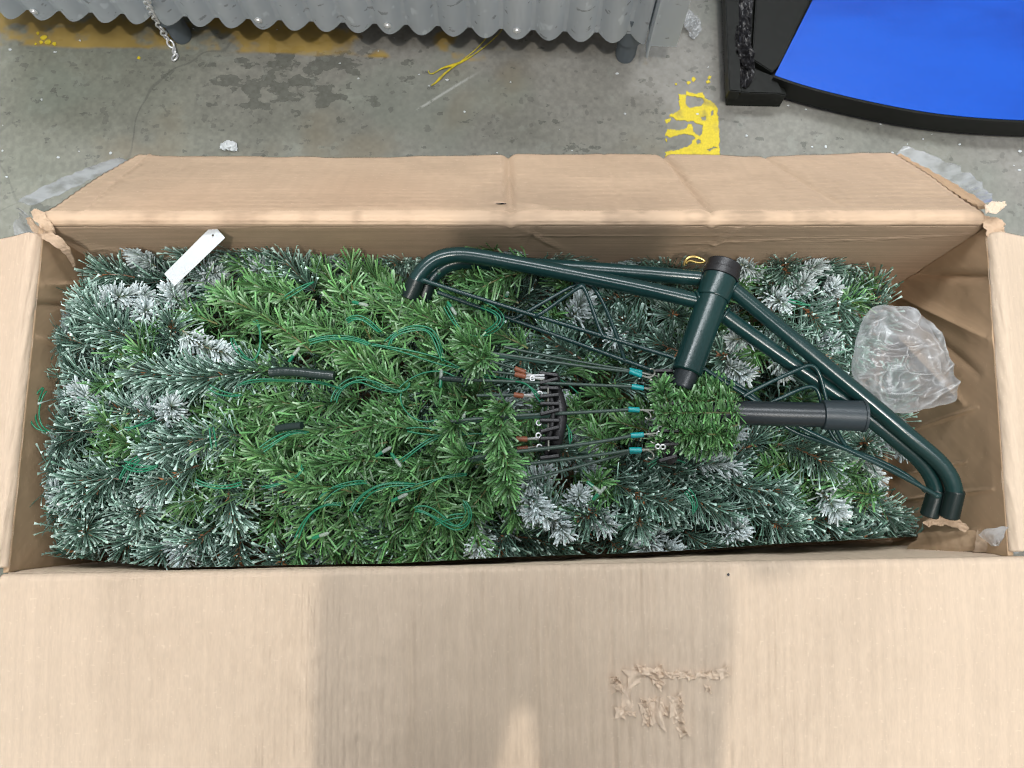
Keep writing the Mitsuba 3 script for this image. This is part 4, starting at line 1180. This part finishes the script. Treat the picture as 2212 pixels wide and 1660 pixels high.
def corr(L, hgt, n=720, m=12, amp=.0125, ph=0.0):
    U, V = np.meshgrid(np.linspace(0, L, n), np.linspace(0, hgt, m), indexing='ij')
    w = np.cos((L - U) / npitch * 2 * np.pi + ph)
    return U, V, amp * (2 * np.maximum(np.abs(np.cos((L - U) / npitch * np.pi + ph)), .22) ** 0.9 - 1)


U, V, D = corr(Lw, .42)
D = D + .0015 * nz(U, V, 2, 9, 3, 4)
P = E0 + U[..., None] * ev + V[..., None] * [0, 0, 1.0] + D[..., None] * en
obj('front_sheet', sheet(P, .0012), 'galvanised', bin_, smooth=True)
P2 = P - en * .55
bp = Polygon([(E0 - en * .02)[:2], (E1 - en * .02)[:2], (E1 - en * .54)[:2], (E0 - en * .54)[:2]])
for zz in (.012, .36):  # unseen plates added to stop light leaking through the open bin
    m = trimesh.creation.extrude_polygon(bp, .004, engine='earcut')
    m.apply_translation([0, 0, Z0 + zz])
    obj('base_plate' if zz < .1 else 'top_plate', m, 'grey_steel', bin_)
obj('back_sheet', sheet(P2, .0012), 'galvanised', bin_, smooth=True)
for q in (E0, E1):
    U2, V2, D2 = corr(.52, .42, 300)
    obj('side_sheet', sheet(q - en * .015 - U2[..., None] * en + V2[..., None] * [0, 0, 1.0] + (D2 * .7)[..., None] * ev, .0012), 'galvanised', bin_, smooth=True)
a0, a1 = at(1392, 84, Z0), at(1433, 83, Z0)
ps = E1 + ev * .004 + en * .010
angle = cat([box((0, 0, .21), (.050, .003, .425)), box((-.0235, -.013, .21), (.003, .024, .424))])
angle.apply_transform(trimesh.transformations.rotation_matrix(math.atan2(ev[1], ev[0]), [0, 0, 1]))
angle.apply_translation(ps + ev * .024 + [0, 0, -.002])
obj('corner_post', angle, 'galvanised', bin_)
for x, y in ((395, 80), (1350, 121)):
    f = at(x, y, 0)
    obj('foot', lathe(f, f + [-.004 * (x < 500), 0, .125], [(0, .016), (.05, .0175), (.42, .0180), (.44, .024), (1, .030)], 24), 'grey_steel', bin_, smooth=40)
for i, u in enumerate((8.2, 12.5, 19.3, 4.3)):
    c = E1 - ev * (npitch * round(u)) + en * .0128 + [0, 0, .022]
    obj('screw', lathe(c, c + en * .003, [(0, .0062), (.3, .0062), (.4, .0042), (1, .0030)], 12), 'bright_steel', bin_)
# the chain that hangs in front of it down to the floor
chain = thing('chain', 'thin shiny steel link chain hanging from the bin to the floor', 'chain')
cpath = np.array([at(308, -16, .20), at(337, 43, .075), at(360, 83, .016), at(375, 104, .004), at(379, 122, .004), at(369, 141, .004)])
seg = np.concatenate([[0], np.cumsum(np.linalg.norm(np.diff(cpath, axis=0), axis=1))])
LK_, rw = .0175, .0019
nl = int(seg[-1] / (LK_ * .78))
th = np.linspace(0, 2 * np.pi, 25)[:-1]
for i in range(nl):
    s0 = (i + .5) * LK_ * .78
    c = np.array([np.interp(s0, seg, cpath[:, j]) for j in range(3)])
    q = np.array([np.interp(s0 + .004, seg, cpath[:, j]) for j in range(3)])
    d = unit(q - c)
    x = unit(np.cross(d, [0, 0, 1.0]))
    y = np.cross(d, x)
    fl_ = s0 > seg[3] - .01
    aa = (.35 if i % 2 else 1.25) if not fl_ else (.25 if i % 2 else .9)
    w = math.cos(aa) * x + math.sin(aa) * y
    ring = c + (np.cos(th) * (LK_ / 2 - rw))[:, None] * d + (np.sin(th) * .0046)[:, None] * w
    ring[:, 2] = np.maximum(ring[:, 2], rw)
    obj('link', tube(np.vstack([ring, ring[:1]]), rw, 8, cap=False), 'bright_steel', chain, smooth=True)

# ---------------------------------------------------------------- the blue board in its black frame
board = thing('sign_board', 'bright blue curved panel in a thick black frame lying on the floor', 'sign board')


def slab(pts, z, h, bev=.0015):
    q = Polygon([at(x, y, z)[:2] for x, y in pts]).buffer(-.002).buffer(.002)
    lay = [(0, 0), (0, h - bev), (-bev, h)]
    m = trimesh.creation.extrude_polygon(q, h - bev, engine='earcut')
    t = trimesh.creation.extrude_polygon(q.buffer(-bev), bev, engine='earcut')
    t.apply_translation([0, 0, h - bev])
    m = cat([m, t])
    m.apply_translation([0, 0, z - h])
    return m


cur = [(1672, 163), (1740, 186), (1850, 214), (2000, 243), (2120, 256), (2212, 261), (2330, 264)]
cs = np.array([at(x, y, .052)[:2] for x, y in cur])
cz = spline(np.c_[cs, np.zeros(len(cs))], 80)[:, :2]
tan = unit(np.gradient(cz, axis=0))
outn = np.c_[tan[:, 1], -tan[:, 0]]
top = [at(2330, -120, .052)[:2], at(1815, -120, .052)[:2]]
face = Polygon(list(cz) + top)
m = trimesh.creation.extrude_polygon(face.buffer(-.001), .046, engine='earcut')
m.apply_translation([0, 0, .006])
obj('blue_panel', m, 'blue_film', board, smooth=20)
band = Polygon(np.vstack([cz + outn * .0012, (cz + outn * .0052)[::-1]]))
m = trimesh.creation.extrude_polygon(band, .0395, engine='earcut')
m.apply_translation([0, 0, .014])
obj('edge_band', m, 'black_frame', board, smooth=20)
obj('side_frame', slab([(1566, -110), (1579, 203), (1700, 206), (1690, 176), (1676, 152), (1810, -110)], .036, .034), 'black_frame', board)
obj('side_rail', slab([(1562, -110), (1575, 196), (1600, 198), (1594, -110)], .060, .022), 'black_frame', board)
obj('cover_plate', slab([(1640, -110), (1625, 128), (1668, 156), (1684, 140), (1800, -110)], .050, .012), 'black_frame', board)
obj('lower_rail', slab([(1598, 172), (1600, 200), (1692, 203), (1676, 166), (1626, 146)], .046, .009), 'black_frame', board)
scrap([at(1604, -90, .056), at(1606, 20, .056), at(1604, 90, .054), at(1612, 150, .052), at(1604, 186, .050)], (.026, .03, .03, .034, .016), 'black_plastic', 'wrap', board, 41, .008, 70, 12, .0006)
scrap([at(1598, 60, .060), at(1604, 110, .062), at(1622, 150, .06)], (.01, .022, .01), 'black_plastic', 'wrap', board, 42, .009, 40, 10, .0006)

# ---------------------------------------------------------------- litter on the floor
st_ = thing('string', 'two thin frayed yellow strings lying on the concrete by the bin', 'string')
for q, ws in (([(1085, 62), (1060, 90), (988, 138), (953, 149), (932, 160), (925, 153)], (.0008, .0008, .0009, .0026, .0010, .0008)), ([(1058, 70), (1035, 100), (1002, 128), (960, 160), (946, 174), (932, 185)], (.0008, .0008, .0009, .0014, .0026, .0008))):
    p = spline([at(x, y, .004 + .004 * (i % 2)) for i, (x, y) in enumerate(q)], 60)
    obj('strand', tube(p, np.interp(np.linspace(0, 1, 60), np.linspace(0, 1, 6), ws), 6), 'yellow_paint', st_, smooth=True)
sc_ = scrap(A((1446, 4, .02), (1470, 22, .016), (1492, 44, .014), (1500, 62, .012), (1494, 82, .006)), (.030, .026, .034, .030, .012), 'clear_tape', 'plastic_scrap', None, 51, .006, 40, 10)
labels[sc_] = {'label': 'torn strip of dull clear plastic film beside the metal bin', 'category': 'plastic scrap'}
sc_ = scrap(A((480, 322, .004), (488, 314, .01), (502, 316, .008), (512, 318, .004)), (.010, .014, .018, .014), 'white_card', 'tape_scrap', None, 52, .003, 20, 8)
labels[sc_] = {'label': 'small curled piece of pale tape on the concrete behind the back flap', 'category': 'tape scrap'}
bits = []
br = np.random.default_rng(12)
for i in range(60):
    x, y = br.uniform(0, 2212), br.uniform(60, 450)
    p = at(x, y, 0)
    r_ = br.uniform(.0008, .0022)
    m = trimesh.creation.icosphere(1, r_)
    m.apply_scale([br.uniform(.8, 1.8), br.uniform(.8, 1.4), .6])
    m.apply_translation(p + [0, 0, r_ * .5])
    bits.append(m)
labels['grit'] = {'label': 'pale specks of grit scattered on the concrete', 'category': 'grit', 'kind': 'stuff'}
used.add('grit')
scene['grit'] = mikit.ply(cat(bits), 'white_card', True)

# ---------------------------------------------------------------- the person who takes the photograph (their shadow falls on the front flap)
man = thing('person', 'person in dark clothes standing before the box with bent arms, holding a phone', 'person')
PXC, PY = -.002, -.355


def chain_(js):
    """Bones as hulls of the spheres at their joints."""
    out = []
    for (a, ra), (b, rb) in zip(js[:-1], js[1:]):
        sa, sb = (m3.Manifold.sphere(r, 20).translate([float(v) for v in p]) for p, r in ((a, ra), (b, rb)))
        out.append(m3.Manifold.batch_hull([sa, sb]))
    return out


def flesh(parts, it=8, ln=.02):
    m = as_trimesh(m3.Manifold.batch_boolean(parts, m3.OpType.Add).refine_to_length(ln))
    m.merge_vertices()
    trimesh.smoothing.filter_taubin(m, iterations=it)
    return m


def J(x, y, z):
    return np.array([PXC + x, PY + y, z])


legs_ = []
for sx in (-1, 1):
    legs_ += chain_([(J(.106 * sx, .0, .98), .116), (J(.128 * sx, -.005, .50), .096), (J(.160 * sx, -.02, .12), .062)])
legs_ += chain_([(J(-.12, .0, 1.0), .095), (J(.12, .0, 1.0), .095)])
obj('trousers', flesh(legs_), 'cloth_dark', man, smooth=True)
scene['cloth_dark'] = two(principled((0.03, 0.035, 0.05), 0.9, 0.2))
scene['cloth_grey'] = two(principled((0.10, 0.11, 0.12), 0.9, 0.2))
scene['skin'] = two(principled((0.42, 0.26, 0.18), 0.5, 0.4))
scene['hair'] = two(principled((0.015, 0.012, 0.010), 0.6, 0.4))
tor = chain_([(J(-.115, .0, 1.02), .105), (J(-.08, .02, 1.16), .115), (J(-.10, .05, 1.32), .085)]) + chain_([(J(.115, .0, 1.02), .105), (J(.08, .02, 1.16), .115), (J(.10, .05, 1.32), .085)]) + chain_([(J(-.08, .02, 1.16), .115), (J(.08, .02, 1.16), .115)]) + chain_([(J(-.10, .05, 1.32), .085), (J(.10, .05, 1.32), .085)]) + chain_([(J(-.115, 0, 1.02), .105), (J(.115, 0, 1.02), .105)])
wr = {-1: np.array([-.058, -.085, 1.165]), 1: np.array([.135, -.085, 1.165])}
for sx, el in ((-1, J(-.165, .03, 1.06)), (1, J(.258, .07, 1.05))):
    tor += chain_([(J(.18 * sx, .04, 1.34), .065), (el, .052), (wr[sx] + [0, -.02, -.005], .036)])
obj('jacket', flesh(tor), 'cloth_grey', man, smooth=True)
hc = J(.01, .13, 1.535)
hd_ = chain_([(hc + [0, 0, .02], .088), (hc + [0, .035, -.045], .060)]) + chain_([(hc + [0, -.02, -.02], .07), (J(0, .06, 1.36), .052)]) + chain_([(hc + [0, .085, -.035], .014), (hc + [0, .098, -.055], .017)])
for sx in (-1, 1):
    hd_ += chain_([(hc + [.086 * sx, -.005, .01], .016), (hc + [.084 * sx, .0, -.03], .012)])
head = flesh(hd_, 6, .008)
hk = obj('head', head, 'skin', man, smooth=True)
obj('hair', flesh(chain_([(hc + [0, -.012, .038], .092), (hc + [0, -.035, -.02], .080)]), 4, .012), 'hair', hk, smooth=True)
for sx in (-1, 1):
    e = trimesh.creation.icosphere(2, .011)
    e.apply_translation(hc + [.030 * sx, .078, -.008])
    obj('eye', e, 'white_card', hk, smooth=True)
obj('mouth', tube(spline([hc + [-.024, .083, -.083], hc + [0, .094, -.085], hc + [.024, .083, -.083]], 12), .005, 8), 'rust_sleeve', hk, smooth=True)
fx = np.array([0, st, -ct])                              # the way the phone looks
ux = np.array([0, ct, st])
for sx in (-1, 1):
    w = wr[sx]
    pl = w + np.array([0, .055, .012])
    hnd = chain_([(w, .026), (pl + [.012 * sx, 0, 0], .021)]) + chain_([(w, .024), (pl - [.012 * sx, 0, 0], .020)])
    ex = np.array([-.028 if sx < 0 else .112, -.004, 1.203])
    for i in range(4):
        a = pl + np.array([(.022 - .014 * i) * sx, .012, 0])
        tip_ = ex + ux * (.030 - .018 * i) - fx * .004 + np.array([.012 * sx, 0, 0])
        kn = (a + tip_) / 2 + np.array([.016 * sx, .004, -.010])
        hnd += chain_([(a, .0095), (kn, .0088), (tip_, .0075)])
    tb = w + np.array([-.020 * sx, .02, .01])
    hnd += chain_([(tb, .014), (tb + [-.006 * sx, .022, .022], .0105), (ex - fx * .022 - ux * .02 + [-.008 * sx, 0, 0], .0085)])
    obj('hand', flesh(hnd, 5, .004), 'skin', man, smooth=True)
for sx in (-1, 1):
    sh = chain_([(J(.165 * sx, -.06, .045), .044), (J(.175 * sx, .06, .036), .035), (J(.18 * sx, .13, .032), .030)])
    obj('shoe', flesh(sh, 5, .012), 'black_plastic', man, smooth=True)
ph = as_trimesh(rounded((0, 0, 0), (.150, .074, .008), .0035))
M = np.eye(4)
M[:3, 0], M[:3, 1], M[:3, 2], M[:3, 3] = [1, 0, 0], ux, -fx, np.array([.045, 0, CAM_H]) - fx * .009 - ux * .022
ph.apply_transform(M)
whole('phone', ph, 'black_plastic', 'black phone held level in both hands of the person above the box', 'phone')
